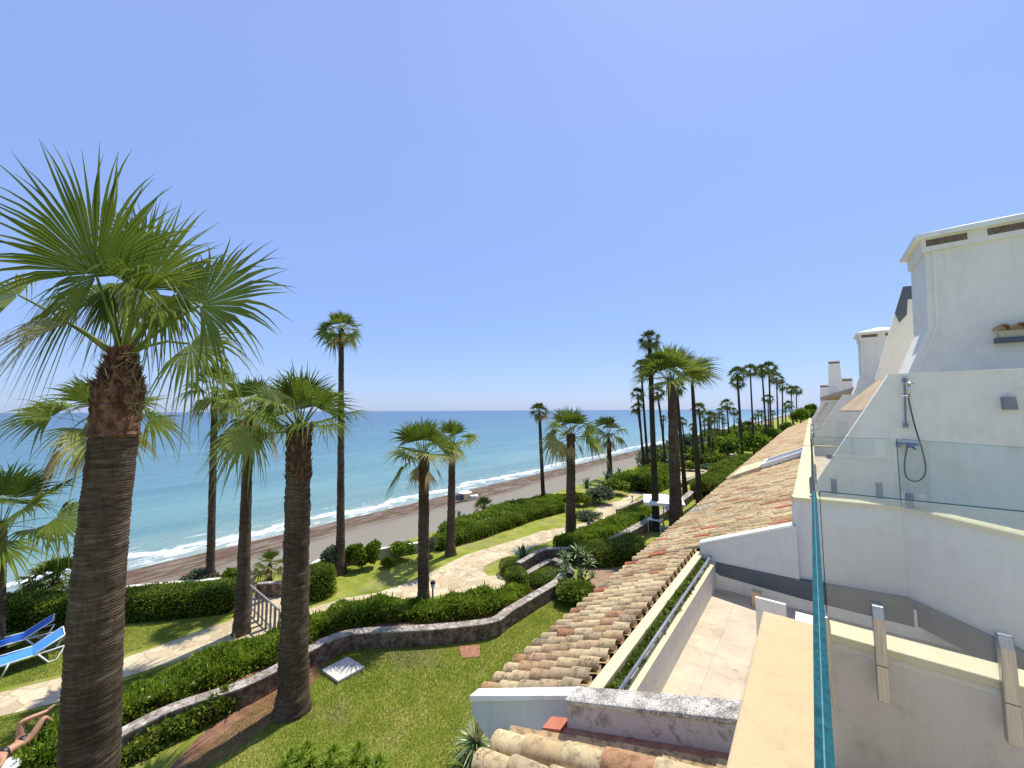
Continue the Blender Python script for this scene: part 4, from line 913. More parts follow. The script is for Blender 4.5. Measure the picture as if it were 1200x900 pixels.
def crm(P, n=5):
    out = []
    for i in range(len(P) - 1):
        p0 = P[max(i-1, 0)]; p1 = P[i]; p2 = P[i+1]; p3 = P[min(i+2, len(P)-1)]
        for k in range(n):
            t = k / n; out.append(.5 * ((2*p1) + (p2-p0)*t + (2*p0-5*p1+4*p2-p3)*t*t + (3*p1-p0-3*p2+p3)*t**3))
    return out + [P[-1]]
m = MB(); m.tube(crm(P), .0105, 8); m.build('hose', M['darkgrey'], sh, smooth=True)
m = MB(); m.tube([sp(1052, 520, .06), sp(1077, 521, .08)], .022, 10); m.box(tuple(sp(1051, 524, .07)), tuple(sp(1055, 518, 0))); m.build('mixer_valve', M['greymetal'], sh)
m = MB(); a = sp(1067, 521, .11); b = sp(1073, 527, .12); c = sp(1062, 519, .12); m.tube([c, a, b], [.012, .04, .012], 8); m.tube([sp(1064, 525, .12), a, sp(1073, 520, .13)], [.012, .03, .012], 8); m.build('handle', M['bluehandle'], sh, smooth=True)
wl = thing('wall_light', 'grey box wall light on the white wall to the right of the shower', 'wall light', sp(1181, 472))
m = MB(); a = sp(1173.5, 480, .0); b = sp(1189.5, 465, 0)
m.hexa([(a.x + .02, YS - .10, a.z), (b.x, YS - .10, a.z), (b.x, YS, a.z), (a.x, YS, a.z)], [(a.x, YS - .12, b.z), (b.x - .02, YS - .12, b.z), (b.x - .02, YS, b.z), (a.x, YS, b.z)]); m.build('housing', M['greymetal'], wl, bevel=.006)
m = MB(); m.box((a.x + .04, YS - .09, a.z - .006), (b.x - .03, YS - .02, a.z - .001)); m.build('diffuser', M['plasticwhite'], wl)
wf = thing('wall_outlet', 'small round grey fitting low on the slanted end of the shower wall', 'outlet', sp(971, 534))
m = MB(); a = sp(971.5, 534.5, .0); m.tube([a, a + Vector((0, -.04, 0))], [.06, .055], 14); m.build('ring', M['greymetal'], wf); m = MB(); m.tube([a + Vector((0, -.0405, 0)), a + Vector((0, -.05, 0))], [.03, .028], 12); m.build('nozzle', M['darkgrey'], wf)

# ------------------------------------------------------------------ garden walls
def wallrun(label, px, z, h, th, cap=.05, z0=0.0, name='garden_wall', mats=('gwall', 'gcap'), far=True):
    P = [gp(u, v, z) for u, v in px]; P = [Vector((p.x, p.y, 0)) for p in P]
    root = thing(name, label, 'wall', (P[0].x, P[0].y, z0)); body = MB(); cp = MB()
    def offs(k):
        out = []
        for i, p in enumerate(P):
            d = (P[min(i+1, len(P)-1)] - P[max(i-1, 0)]).normalized(); n = Vector((-d.y, d.x, 0))
            if n.dot(Vector((p.x, p.y, 0))) < 0: n = -n       # away from the viewer
            if not far: n = -n
            out.append(p + n * k)
        return out
    def ribbon(mb, A, B, zb, zt):
        n = len(A); vs = [(p.x, p.y, zb) for p in A] + [(p.x, p.y, zt) for p in A] + [(p.x, p.y, zt) for p in B] + [(p.x, p.y, zb) for p in B]; fs = []
        for i in range(n - 1):
            for k in range(4): a, b = k * n + i, ((k + 1) % 4) * n + i; fs.append((a, a + 1, b + 1, b))
        fs += [(0, n, 2*n, 3*n), (n-1, 2*n-1, 3*n-1, 4*n-1)]; mb.add(vs, fs)
    ribbon(body, offs(.03), offs(th - .03), z - h, z - cap); ribbon(cp, offs(0), offs(th), z - cap, z)
    body.build('wall_body', M[mats[0]], root); cp.build('coping', M[mats[1]], root, bevel=.01); return root
def dens(px, n=4):
    P = [Vector((u, v, 0)) for u, v in px]; Q = crm(P, n); return [(p.x, p.y) for p in Q]
wallrun('long winding stone garden wall running behind the near lawn', dens([(80, 898), (144, 862), (202, 833), (280, 807), (327, 785), (362, 764), (404, 745), (454, 740.5), (516, 737), (579, 729), (600, 716), (630, 698), (656, 682), (664, 670), (656, 660), (646, 656)]), .5, .62, .32)
wallrun('curved dark stone wall beside the spiky agave and the clipped box bushes', dens([(610, 660), (622, 653), (634, 646), (645, 643.5), (668, 643), (690, 642)]), .62, .62, .25)
wallrun('low stone bench ledge between the curved wall and the clipped bushes', [(617, 674), (632, 665), (648, 656)], .28, .30, .28)
wallrun('stone wall with broad pale top behind the two palms right of the path', dens([(721, 634), (742, 622), (761, 611), (786, 596), (806, 583), (818, 572), (824, 566)]), .55, .57, .45)
wallrun('dark stone wall edging the path in front of the white parasol', [(725, 597), (764, 581.5)], .45, .47, .25)
wallrun('far low brown wall along the path beyond the parasol', dens([(800, 566), (822, 556), (842, 547), (860, 541)]), .4, .42, .3)
wallrun('small stone wall at the end of the paved landing by the beach', [(300, 684.5), (334, 682.5)], .55, .57, .2, far=True)
wallrun('low white sea wall above the beach at left, behind the clipped hedge', [(-60, 703), (0, 697), (75, 692), (150, 688), (243, 680), (296, 676)], .55, .8, .2, mats=('stainwall', 'white2'))
wallrun('low white sea wall above the beach in the middle of the garden', dens([(362, 668), (378, 655), (410, 650), (448, 643), (480, 638), (512, 631), (560, 612), (600, 600)]), .5, .8, .2, mats=('stainwall', 'white2'))
fe = wallrun('long dark brown fence along the top of the far beach', dens([(706, 566), (734, 559), (756, 551), (790, 540), (820, 528), (850, 516), (872, 507)]), .7, .72, .1, name='beach_fence', mats=('brownwood', 'brownwood'))
fe['category'] = 'fence'

# ------------------------------------------------------------------ palms
def palm(label, base, topc, wb, wt, R, nf=26, nseg=16, Lp=None, seed=0, far=False, emin=-50, droop=.3, drymax=.6, boots=0, flare=1.5, group='palm trees in the garden', z0=0, nside=None, bend=0.0, mid=None, huskw=1.0):
    """base, topc: photo pixels of the trunk foot and of the crown's heart; wb, wt: trunk widths in pixels."""
    b = gp(base[0], base[1], z0); f = depth(b); t = at(topc[0], topc[1], f); cf = F0 / math.hypot(F0, base[0] - 600); rb = wb / 2 / F0 * f * cf; rt_ = wt / 2 / F0 * f * cf; R = R / F0 * f * cf ** .7
    Lp = R * .42; R = R * .66
    root = thing('palm_tree', label, 'palm tree', tuple(b), group=group)
    L = (t - b).length; pts = [b - Vector((0, 0, .1)), b + (t - b) * .035, b + (t - b) * .08]; rr = [rb * flare, rb * (1 + (flare - 1) * .4), rb]
    side = Vector((RT.x, RT.y, 0)) * bend * L
    for s in (.3, .55, .8, 1.0): pts.append(b.lerp(t, s) + side * math.sin(s * math.pi)); rr.append(rb + (rt_ - rb) * s ** .8)
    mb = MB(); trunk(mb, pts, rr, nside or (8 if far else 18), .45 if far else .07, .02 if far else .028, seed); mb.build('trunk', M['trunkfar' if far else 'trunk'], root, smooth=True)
    if boots:
        hb = boots / F0 * f; d = (t - pts[-2]).normalized(); mb = MB(); husk(mb, t - d * hb, t + d * .02, rt_ * 1.02 * huskw, rt_ * .9 * huskw, 260 if not far else 60, max(.05, rt_ * .45), seed); mb.build('leaf_bases', M['boots'], root)
    mb = MB(); crown(mb, t, R, nf, nseg, Lp, seed, emin=emin, droop=droop, drymax=drymax, pw=max(.012, rt_ * .12))
    if emin <= -40 or drymax > .5: skirt(mb, t, R, 5, Lp, seed)
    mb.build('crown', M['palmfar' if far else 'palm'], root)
    return root

# the big near palm, frond by frond
f4 = 4.0
p1 = thing('palm_tree', 'huge near palm at the left with dark ringed trunk filling the picture height', 'palm tree', tuple(at(75, 1282, f4)), group='palm trees in the garden')
prof = [(75, 1290, 110), (82, 1180, 90), (97, 960, 78), (105, 900, 76), (109, 800, 72), (114, 700, 68), (123.5, 600, 63), (134, 510, 62)]
mb = MB(); trunk(mb, [at(u, v, f4) for u, v, w_ in prof], [w_ / 2 / F0 * f4 * .68 for u, v, w_ in prof], 72, .022, .011, 5); mb.build('trunk', M['trunk'], p1, smooth=True)
mb = MB(); prof2 = [(134, 512, 60), (136, 488, 62), (139, 465, 66), (141, 445, 54), (142, 425, 36), (143, 412, 28)]
trunk(mb, [at(u, v, f4) for u, v, w_ in prof2], [w_ / 2 / F0 * f4 * .68 for u, v, w_ in prof2], 40, .03, .05, 6)
for k in range(len(prof2) - 1):
    (u0, v0, w0), (u1, v1, w1) = prof2[k], prof2[k+1]
    husk(mb, at(u0, v0, f4), at(u1, v1, f4), w0 / 2 / F0 * f4 * .68, w1 / 2 / F0 * f4 * .68, 60 if k < 1 else 190, .042 if k < 1 else .06, 50 + k, out=.75 if k > 1 else .25)
mb.build('leaf_bases', M['boots'], p1)
def fr1(hub, tip, R, dry=0.0, droop=.25, spread=1.7, nz=.25, nseg=40, start=None, sag=.04, cup=.10, seed=0, tilt=0.0):
    r_ = random.Random(seed * 7 + 1); mb = MB()
    p0 = at(*(start or (143 + (hub[0] - 143) * .06, 418, 4.0))); p1_ = at(*hub); a = at(*tip) - p1_
    n_ = -FW + Vector((0, 0, nz)) + RT * tilt
    frond(mb, p0, p1_, a, n_, R, nseg, spread, droop, dry, r_, cup=cup, pw=.024, sag=sag); mb.build('dry_frond' if dry > .3 else 'frond', M['palm'], p1)
fr1((112, 320, 3.9), (76, 205, 3.8), 1.38, 0, .10, 1.5, .1, 46, seed=1, cup=.04)
fr1((170, 335, 4.1), (198, 215, 4.15), 1.12, 0, .12, 1.25, .1, 40, seed=2, cup=.04)
fr1((234, 358, 4.0), (345, 295, 4.1), 1.16, 0, .26, 1.7, .5, 40, seed=3)
fr1((205, 345, 4.6), (300, 270, 4.7), 1.0, .1, .45, 1.6, .9, 30, seed=4)
fr1((80, 378, 3.9), (5, 385, 3.8), .70, .75, .55, 1.3, 1.2, 30, seed=5)
fr1((22, 346, 3.9), (-60, 354, 3.8), .80, .4, .6, 1.6, .8, 30, seed=6, start=(137, 420, 4.0))
fr1((222, 403, 4.0), (290, 420, 4.0), .70, .25, .75, 1.6, .9, 34, seed=7, sag=.12)
fr1((150, 322, 4.6), (150, 200, 4.8), 1.05, 0, .25, 1.5, -.3, 30, seed=8)
fr1((118, 350, 4.5), (30, 330, 4.6), .85, .15, .9, 1.5, .9, 26, seed=9)
fr1((150, 328, 4.35), (158, 390, 4.4), .78, .32, .55, 1.25, .9, 26, seed=13)
fr1((186, 345, 4.45), (205, 405, 4.5), .66, .12, .6, 1.2, .9, 24, seed=14)
fr1((113, 324, 4.02), (52, 372, 4.0), .98, .05, .6, .85, .5, 24, seed=15)
fr1((128, 338, 4.3), (108, 400, 4.3), .62, .1, .6, 1.1, .9, 22, seed=16)
fr1((185, 362, 4.4), (230, 350, 4.5), .85, .15, .8, 1.5, 1.4, 28, seed=10)
fr1((160, 340, 3.9), (185, 300, 3.7), .80, 0, .5, 1.0, -.8, 22, seed=12, tilt=1.5)
mb = MB(); r_ = random.Random(4)
for i in range(60):
    a = at(142 + r_.uniform(-22, 22), 425 + r_.uniform(-5, 70), 3.9); mb.tube([a, a + Vector((r_.uniform(-.1, .1), r_.uniform(-.1, .1), r_.uniform(.03, .12))), a + Vector((r_.uniform(-.2, .2), r_.uniform(-.15, .15), r_.uniform(-.1, .12)))], [.003, .002, .001], 3, a=1.6)
mb.build('fibres', M['palm'], p1)

palm('thick palm with flared grey trunk standing on the near lawn by the stone wall', (343, 832), (351, 500), 38, 28, 88, 16, 34, Lp=62, seed=101, boots=62, emin=2, droop=.36, flare=1.32, drymax=.4, huskw=1.08)
palm('slim palm just right of the huge near palm, its crown under the huge palm\'s fronds', (246, 690), (252, 455), 11, 8, 42, 22, 16, Lp=26, seed=102, emin=-60, droop=.5, boots=10)
palm('leaning slim palm beside the grey timber fence', (283, 742), (292, 482), 20, 10, 56, 22, 22, Lp=34, seed=103, emin=-60, droop=.55, flare=1.3, boots=14)
palm('very tall thin palm with small dark crown above the horizon, behind the thick lawn palm', (399, 672), (400, 386), 11, 6, 28, 26, 14, Lp=13, seed=104, emin=-45, flare=1.7, boots=9)
palm('medium palm with dark straight trunk behind the hedge next to a path lamp', (496, 712), (497, 532), 14, 12, 50, 16, 24, Lp=30, seed=105, emin=-8, boots=34)
palm('medium palm on the far lawn strip, right behind its larger neighbour', (528, 650), (530, 520), 11, 7.5, 34, 15, 20, Lp=19, seed=106, emin=-5, boots=12)
palm('lone very thin palm rising from the hedge near the beach', (637, 590), (632, 482), 5, 3.5, 13, 26, 10, Lp=6, seed=107, emin=-50, far=True)
palm('medium palm standing on the strip of grass between path and curved hedge', (669, 634), (669, 510), 13, 9.5, 40, 18, 22, Lp=22, seed=108, emin=-20, boots=8, droop=.45)
palm('short palm with pale sparse crown near the beach left of the tall cluster', (715, 562), (713, 508), 7.5, 5, 26, 13, 14, Lp=13, seed=109, emin=-15, far=True, droop=.5)
palm('bright green palm cut off by the left edge of the picture', (-4, 762), (1, 612), 20, 17, 112, 15, 30, Lp=48, seed=110, emin=-25, boots=60, drymax=.3)
palm('palm whose crown peeks out left behind the huge near trunk', (118, 705), (118, 497), 14, 10, 92, 16, 26, Lp=34, seed=111, emin=-35, droop=.5, drymax=.8)
palm('short bushy palm drooping over the clipped hedge at the left', (68, 706), (66, 680), 16, 14, 48, 34, 16, Lp=22, seed=112, emin=-45, droop=.55, drymax=.7)
palm('small fan palm on a stub trunk at the top of the beach', (316, 683), (316, 662), 7, 6, 22, 18, 12, Lp=11, seed=113, emin=-35, drymax=.9)
palm('low clump palm growing in the sand beyond the hedge', (567, 603), (567, 594), 5, 5, 14, 22, 12, Lp=8, seed=114, emin=-10, far=True, drymax=.9, z0=-1.3)
R_ = [
 ('tallest thin palm of the right-hand cluster, left of the thick one', (769, 622), (761, 398), 9.5, 5, 15, 30),
 ('thin palm directly behind the tallest one, its crown lower', (767, 590), (764, 424), 4, 3.5, 14, 24),
 ('thick dark palm of the right-hand cluster with wide open crown', (793, 627), (787, 446), 17, 10, 54, 24),
 ('tall palm right of the thick one, leaning slightly', (820, 590), (811, 446), 8, 4, 21, 20),
 ('thin palm left in the cluster, its crown level with the second one', (760, 555), (751, 430), 3.5, 2.6, 9, 22),
 ('thin short palm at the left end of the cluster', (755, 555), (747.5, 462), 3.2, 2.5, 8, 22),
 ('thin palm with low crown in front of the cluster\'s left end', (757, 553), (747, 478), 2.5, 2.2, 7, 20),
 ('curving thin palm between the tallest and the thick palm', (780, 562), (770, 460), 3.4, 2.6, 9, 24),
 ('palm hidden half behind the thick trunk', (803, 578), (793, 455), 6, 3.4, 9, 22),
 ('small low palm right of the thick trunk near the sand', (805, 538), (799, 494), 2.2, 1.6, 5.5, 18),
 ('short palm below the leaning one with pale crown', (825, 545), (819, 479), 3.6, 2.6, 8, 20),
 ('stout short palm in the middle distance beside the sand', (831, 540), (831, 489), 4.6, 3.2, 8, 20),
 ('mid-distance palm with bushy crown just above the horizon', (855, 524), (852, 474), 2.6, 1.6, 7.5, 20),
 ('mid-distance small palm right of the bushy-crowned one', (861, 522), (860, 482), 1.8, 1.2, 5, 18),
 ('tall palm at the left of the far row of tall palms', (870, 536), (864, 438), 4.2, 2.4, 10, 26),
 ('second tall palm of the far row', (884, 533), (879, 434), 2.8, 1.8, 8.5, 24),
 ('third tall palm of the far row', (899, 524), (893, 434), 2.8, 2, 8.5, 24),
 ('fourth tall palm of the far row with the fullest crown', (904, 518), (901, 432), 2.8, 2, 9.5, 26),
 ('fifth palm of the far row, a little lower', (912, 508), (910, 443), 2.2, 1.6, 8, 22),
 ('sixth palm of the far row', (917, 506), (917, 452), 2.2, 1.5, 6.5, 22),
 ('low palm between the third and fourth of the far row', (901, 510), (900, 467), 2, 1.4, 6, 18),
 ('left one of the two small palms above the bright green tree', (929, 497), (927, 457), 1.6, 1.2, 6, 20),
 ('right one of the two small palms above the bright green tree', (934, 494), (933, 457), 1.6, 1.2, 6, 20),
 ('leaning small palm before the bright green tree', (931, 500), (924, 474), 1.8, 1.3, 6, 18),
 ('second crown hanging low on the left tall palm of the far row', (869, 530), (864, 448), 2.2, 1.6, 8, 20),
]
for k, (lab, b, t, wb, wt, R, nf) in enumerate(R_):
    big = wb > 7
    palm(lab, b, t, wb, wt, R * (1.3 if R < 12 else 1), nf, 24 if big else (10 if R > 7 else 7), Lp=None, seed=(200 + k if k != 2 else 417), far=not (k == 2), emin={2: 12, 3: 0}.get(k, -45), droop=.35 if k != 2 else .22, drymax=.4, flare=1.3, bend=.02 if k == 7 else 0, boots=6 if k in (0, 2) else 0)
# date palm
rg = palm('dark shaggy date palm in the middle distance between thin trunks', (876, 527), (876, 502), 3.4, 3, 13, 34, 8, Lp=4, seed=300, far=True, emin=-50, droop=.5)
r_ = random.Random(12)
small = []
for (u, v, vt, R) in ((838, 536, 487, 5), (843, 533, 482, 5.5), (847, 530, 488, 5), (834, 531, 488, 4.5), (866, 524, 493, 4.5), (889, 512, 484, 5), (893, 509, 484, 5), (886, 510, 488, 4.5), (906, 506, 484, 4.5), (921, 502, 480, 4.5), (778, 545, 490, 5), (812, 545, 500, 6), (826, 530, 496, 5), (835, 545, 507, 6), (841, 524, 492, 4), (849, 527, 494, 4.5), (882, 508, 492, 4), (897, 506, 490, 4)):
    palm('small distant palm among the shrubs between path and beach', (u, v), (u - .5, vt), 1.7, 1.3, R, 16, 7, Lp=R * .6, seed=int(u * 3 + v), far=True, emin=-45, group='small distant palms')

#@@PART3
# ------------------------------------------------------------------ hedges and shrubs
hedge('clipped_hedge', 'long clipped dark hedge behind the blue sun loungers, running to the landing', 'hedge', [(-60, 738), (0, 733), (75, 728), (150, 722), (215, 717), (283, 710)], .62, .92, M['hedge'], 900, .05, .02, .05, seed=1)
hedge('clipped_bush', 'big rounded clipped bush at the bend of the path beside the thick lawn palm', 'bush', [(356, 704), (372, 698), (386, 690)], .62, 1.15, M['hedge'], 1300, .05, .02, .05, seed=2)
hedge('clipped_hedge', 'curved clipped hedge behind the lawn strip, in front of the beach', 'hedge', [(507, 645), (535, 636), (560, 629), (595, 617), (628, 606), (660, 598)], .5, .66, M['hedge'], 650, .065, .026, .07, seed=3)
hedge('loose_hedge', 'loose light green shrub bank on the beach side of the curved hedge', 'hedge', [(520, 633), (560, 618), (600, 604), (640, 592), (665, 586)], [.5, .7, .8, .8, .6], .6, M['lush'], 420, .10, .045, .3, seed=4, lump=1.5)
hedge('flower_bed', 'lush bright green bed behind the stone wall, left of the thick lawn palm', 'plant bed', [(20, 915), (70, 878), (130, 846), (190, 820), (250, 793), (300, 772), (340, 757), (365, 742)], [.35, .36, .42, .5, .6, .62, .5, .4], .42, M['lush'], 1500, .12, .022, .17, seed=5, up=1.0, lump=3.2)
hedge('flower_bed', 'lush bright green bed behind the stone wall, right of the thick lawn palm', 'plant bed', [(355, 747), (400, 728), (440, 722), (490, 722), (540, 718), (580, 711), (618, 696)], [.35, .5, .55, .45, .5, .55, .35], .42, M['lush'], 1200, .12, .026, .17, seed=6, up=.9, lump=2.6)
hedge('creeping_plants', 'leafy plants hanging over the foot of the stone wall at the lower left', 'plants', [(70, 925), (140, 892), (190, 868), (240, 845), (292, 820)], [.4, .4, .3, .22, .12], .34, M['boxleaf'], 1300, .09, .03, .2, seed=7, up=.5, lump=3.4)
hedge('clipped_bush', 'square clipped box bush nearest the agave', 'bush', [(585, 674), (597, 673), (611, 671)], .45, .62, M['boxleaf'], 1400, .045, .02, .03, seed=8, sq=.35)
hedge('clipped_bush', 'square clipped box bush in front, by the corner of the path', 'bush', [(591, 690), (603, 689), (618, 687)], .5, .72, M['boxleaf'], 1500, .045, .02, .03, seed=9, sq=.35)
hedge('clipped_bush', 'low flat clipped bush enclosed by the end of the stone wall', 'bush', [(622, 690), (640, 685), (655, 676)], .55, .45, M['boxleaf'], 1400, .045, .02, .03, seed=10, sq=.4)
hedge('clipped_hedge', 'broad rounded hedge end beside the mulch and roof tiles', 'hedge', [(668, 659), (690, 659), (715, 657), (735, 652), (746, 644)], [.6, .8, .85, .75, .5], .85, M['boxleaf'], 900, .055, .022, .05, seed=11, sq=.4)
hedge('clipped_hedge', 'long green hedge bank between path and the pale-topped wall', 'hedge', [(650, 645), (672, 640), (697, 633), (720, 622), (742, 610), (760, 601)], [.3, .45, .75, .85, .8, .6], .58, M['lush'], 650, .10, .034, .2, seed=12, lump=1.9)
hedge('clipped_hedge', 'big dark clipped block hedge right of the leaning palm', 'hedge', [(824, 586), (840, 580), (856, 572), (868, 566)], [1.3, 1.6, 1.5, 1.2], 1.5, M['hedge'], 260, .11, .045, .1, seed=13)
hedge('clipped_hedge', 'rounded hedge behind the dark block hedge, towards the far palms', 'hedge', [(842, 567), (855, 560), (870, 554), (884, 549)], [1.2, 1.5, 1.6, 1.2], 1.6, M['hedge'], 200, .13, .055, .25, seed=14, lump=1)
hedge('clipped_hedge', 'hedge mound between the white parasol and the beach', 'hedge', [(750, 578), (762, 570), (780, 562)], [1.2, 1.5, 1.2], 1.7, M['lush'], 260, .11, .045, .2, seed=15, lump=1.2)
def shrub(lab, u, v, wpx, hpx, mat='hedge', n=2500, seed=1, flowers=0, L=None, group=None, lumps=7, name='shrub'):
    b = gp(u, v); f = depth(b); rx = wpx / 2 / F0 * f; rz = hpx / 2 / F0 * f
    return blob(name, lab, 'shrub', b, rx, rx * .9, rz, M[mat], n, L or max(.06, .0026 * f * 1.6), (L or max(.06, .0026 * f * 1.6)) * .38, seed, group, lumps=lumps, flowers=flowers)
shrub('loose feathery shrub between the round bush and the very tall thin palm', 388, 672, 26, 34, 'grayleaf', 2200, 31, L=.12)
shrub('upright leafy shrub right of the very tall thin palm', 416, 668, 26, 34, 'hedge', 2400, 32, L=.13)
shrub('second upright leafy shrub before the white sea wall', 438, 664, 22, 32, 'hedge', 2200, 33, L=.13)
shrub('low rounded shrub behind the medium palm with the lamp', 470, 657, 36, 24, 'lush', 2500, 34)
shrub('pink flowering shrub at the top of the beach by the slim palm', 238, 690, 30, 26, 'grayleaf', 2200, 35, flowers=120, L=.11)
shrub('green shrub at the landing by the beach', 275, 690, 34, 26, 'hedge', 2200, 36, L=.10)
shrub('flowering shrub with pink heads left of the leaning slim palm', 222, 690, 20, 18, 'grayleaf', 1200, 37, flowers=60, L=.10)
shrub('silvery shrub beside the paved path near the short pale palm', 703, 590, 34, 22, 'grayleaf', 2200, 38, L=.16)
shrub('green shrub mass behind the silvery one', 722, 580, 30, 20, 'lush', 1800, 39, L=.18)
shrub('shrub at the foot of the short pale palm', 735, 572, 34, 22, 'lush', 1800, 40, L=.2)
shrub('light shrub left of the silvery one', 680, 592, 26, 16, 'boxleaf', 1500, 41, L=.16)
shrub('grey green rosemary shrub behind the curved wall', 659, 664, 18, 22, 'grayleaf', 1600, 42, L=.09)
shrub('dark bushes below the large spiky shrub by the wall', 676, 706, 50, 24, 'boxleaf', 5200, 43, L=.12, lumps=13)
for k, (u, v, wp, hp, mt) in enumerate(((690, 608, 40, 9, 'grayleaf'), (455, 665, 16, 14, 'boxleaf'), (505, 652, 22, 22, 'grayleaf'))):
    shrub(['low grey plants along the path edge', 'small shrub left of the low rounded one', 'grey-leaved shrub left of the curved hedge'][k], u, v, wp, hp, mt, 1200, 50 + k, L=.1)
rosette('agave', 'dark green spiky agave beside the path and the curved stone wall', 'agave', gp(613, 655), 22, .8, .085, M['agave'], 5, 80, .1, seed=3)
b = gp(678, 682); f = depth(b)
hd = [(x, y, z, s) for x, y, z, s in ((-.5, -.2, .9, 1), (0, 0, 1.2, 1), (.5, .1, .8, .9), (-.2, -.7, .55, 1), (.45, -.6, .6, .9), (-.8, .2, .5, .8), (.1, .5, .9, .8), (-.6, -.9, .3, .8), (.8, -.3, .5, .8), (-.1, -1.1, .35, .8), (.3, -1.3, .3, .7), (.9, -.9, .3, .7), (-.9, -.6, .3, .7))]
rosette('spiky_shrub', 'large spiky yucca shrub with pale leaves beside the stone wall corner', 'yucca', b, 22, .55, .035, M['yucca'], 0, 85, .25, seed=5, heads=hd)
rosette('yucca', 'grey green spiky yucca on the lawn beneath the white roof end', 'yucca', gp(558, 893), 110, .66, .017, M['yucca'], -15, 88, .35, seed=6, heads=[(0, 0, .33, 1)], dryfrac=.5)
rosette('yucca', 'tall dark yucca at the beach edge left of the silvery shrub', 'yucca', gp(688, 585), 26, 1.5, .07, M['agave'], 10, 85, .3, seed=7, heads=[(0, 0, .8, 1), (.8, .3, .5, .8)])
rosette('yucca', 'dark yucca at the foot of the short pale palm', 'yucca', gp(712, 573), 26, 1.6, .07, M['agave'], 10, 85, .3, seed=8, heads=[(0, 0, .8, 1)])
rosette('yucca', 'small dry palm-like yucca standing in the sand right of the short pale palm', 'yucca', gp(726, 568, -1), 20, 1.2, .07, M['agave'], 0, 80, .4, seed=9, heads=[(0, 0, 1.3, 1)], dryfrac=.4)
rosette('yucca', 'spiky plant in the sand beside the second medium palm', 'yucca', gp(538, 606, -1), 18, .9, .05, M['agave'], 5, 80, .3, seed=10, dryfrac=.4)
for k, (u, v) in enumerate(((352, 894), (385, 900), (415, 896), (332, 906), (440, 912))):
    rosette('grass_clump', ['tall leafy clump at the left of the bottom edge row', 'tall leafy clump second from left at the bottom edge', 'tall leafy clump in the middle of the bottom edge row', 'lowest leafy clump cut by the bottom edge', 'leafy clump at the right end of the bottom edge row'][k], 'grass clump', gp(u, v), 90, .42, .011, M['lush'], 25, 88, .45, seed=60 + k, heads=[(0, 0, 0, 1), (.25, .1, 0, .9), (-.2, .2, 0, .9)], group='leafy clumps at the bottom edge')
# far garden shrubs
r_ = random.Random(99); protos = []
for k in range(5):
    protos.append(blob('shrub', ['dense dark green shrub among the distant palms', 'bright green shrub among the distant palms', 'dense dark green shrub among the distant palms', 'silvery grey-leaved shrub among the distant palms', 'dense dark green shrub among the distant palms'][k], 'shrub', (-8 - k, 60, 0), 1.7, 1.6, .9, M[['hedge', 'lush', 'hedge', 'grayleaf', 'hedge'][k]], 1300, .24, .1, 70 + k, group='distant garden shrubs', lumps=9))
def dup(root, loc, rz, s):
    c = root.copy(); link(c); c.location = loc; c.rotation_euler = (0, 0, rz); c.scale = s
    for ch in root.children:
        d = ch.copy(); link(d); d.parent = c
    return c
cnt = 0
while cnt < 60:
    Y = 27 + 110 * r_.random() ** 1.3; x = -18 + r_.random() * 11.5
    cam_ = Vector((x, Y, 0)); d = depth(cam_); u = 600 + F0 * (cam_ - CAM).dot(RT) / d; v = 450 - F0 * (cam_ - CAM).dot(UP) / d
    if Y < 46 and not (u > 833 and x > -14.5 or x < -16.8): continue
    if u < 745 or (x > -9.5 and r_.random() < .75): continue
    s = r_.uniform(.55, 1.3) * (1 if Y < 60 else 1.4); dup(protos[cnt % 5], (x, Y, 0), r_.uniform(0, 6), (s, s, s * r_.uniform(.8, 1.4))); cnt += 1
for k, p in enumerate(protos): p.location = (-11 - k * 1.3, 52 + 9 * k, 0)
def tree(lab, u, v, wpx, hpx, mat, n, seed, hh):
    b = gp(u, v); f = depth(b); rx = wpx / 2 / F0 * f; rz = hpx / 2 / F0 * f
    blob('broadleaf_tree', lab, 'tree', b, rx, rx, rz, M[mat], n, .0032 * f, .0013 * f, seed, trunk=(hh, .2), lumps=12)
tree('bright green round tree at the far end of the roofs, below the small palms', 938, 500, 20, 20, 'lush', 4200, 81, 1.0)
tree('green tree behind the bright one, by the far houses', 953, 494, 14, 13, 'hedge', 2200, 82, 1.0)
tree('dark green tree among the far palms', 922, 511, 14, 14, 'hedge', 2400, 83, .8)
tree('green tree left of the skylight roof', 903, 520, 22, 16, 'lush', 3000, 84, .6)
tree('dark pine-like tree on the skyline just left of the far houses', 951, 488, 12, 12, 'hedge', 2000, 85, 3.0)
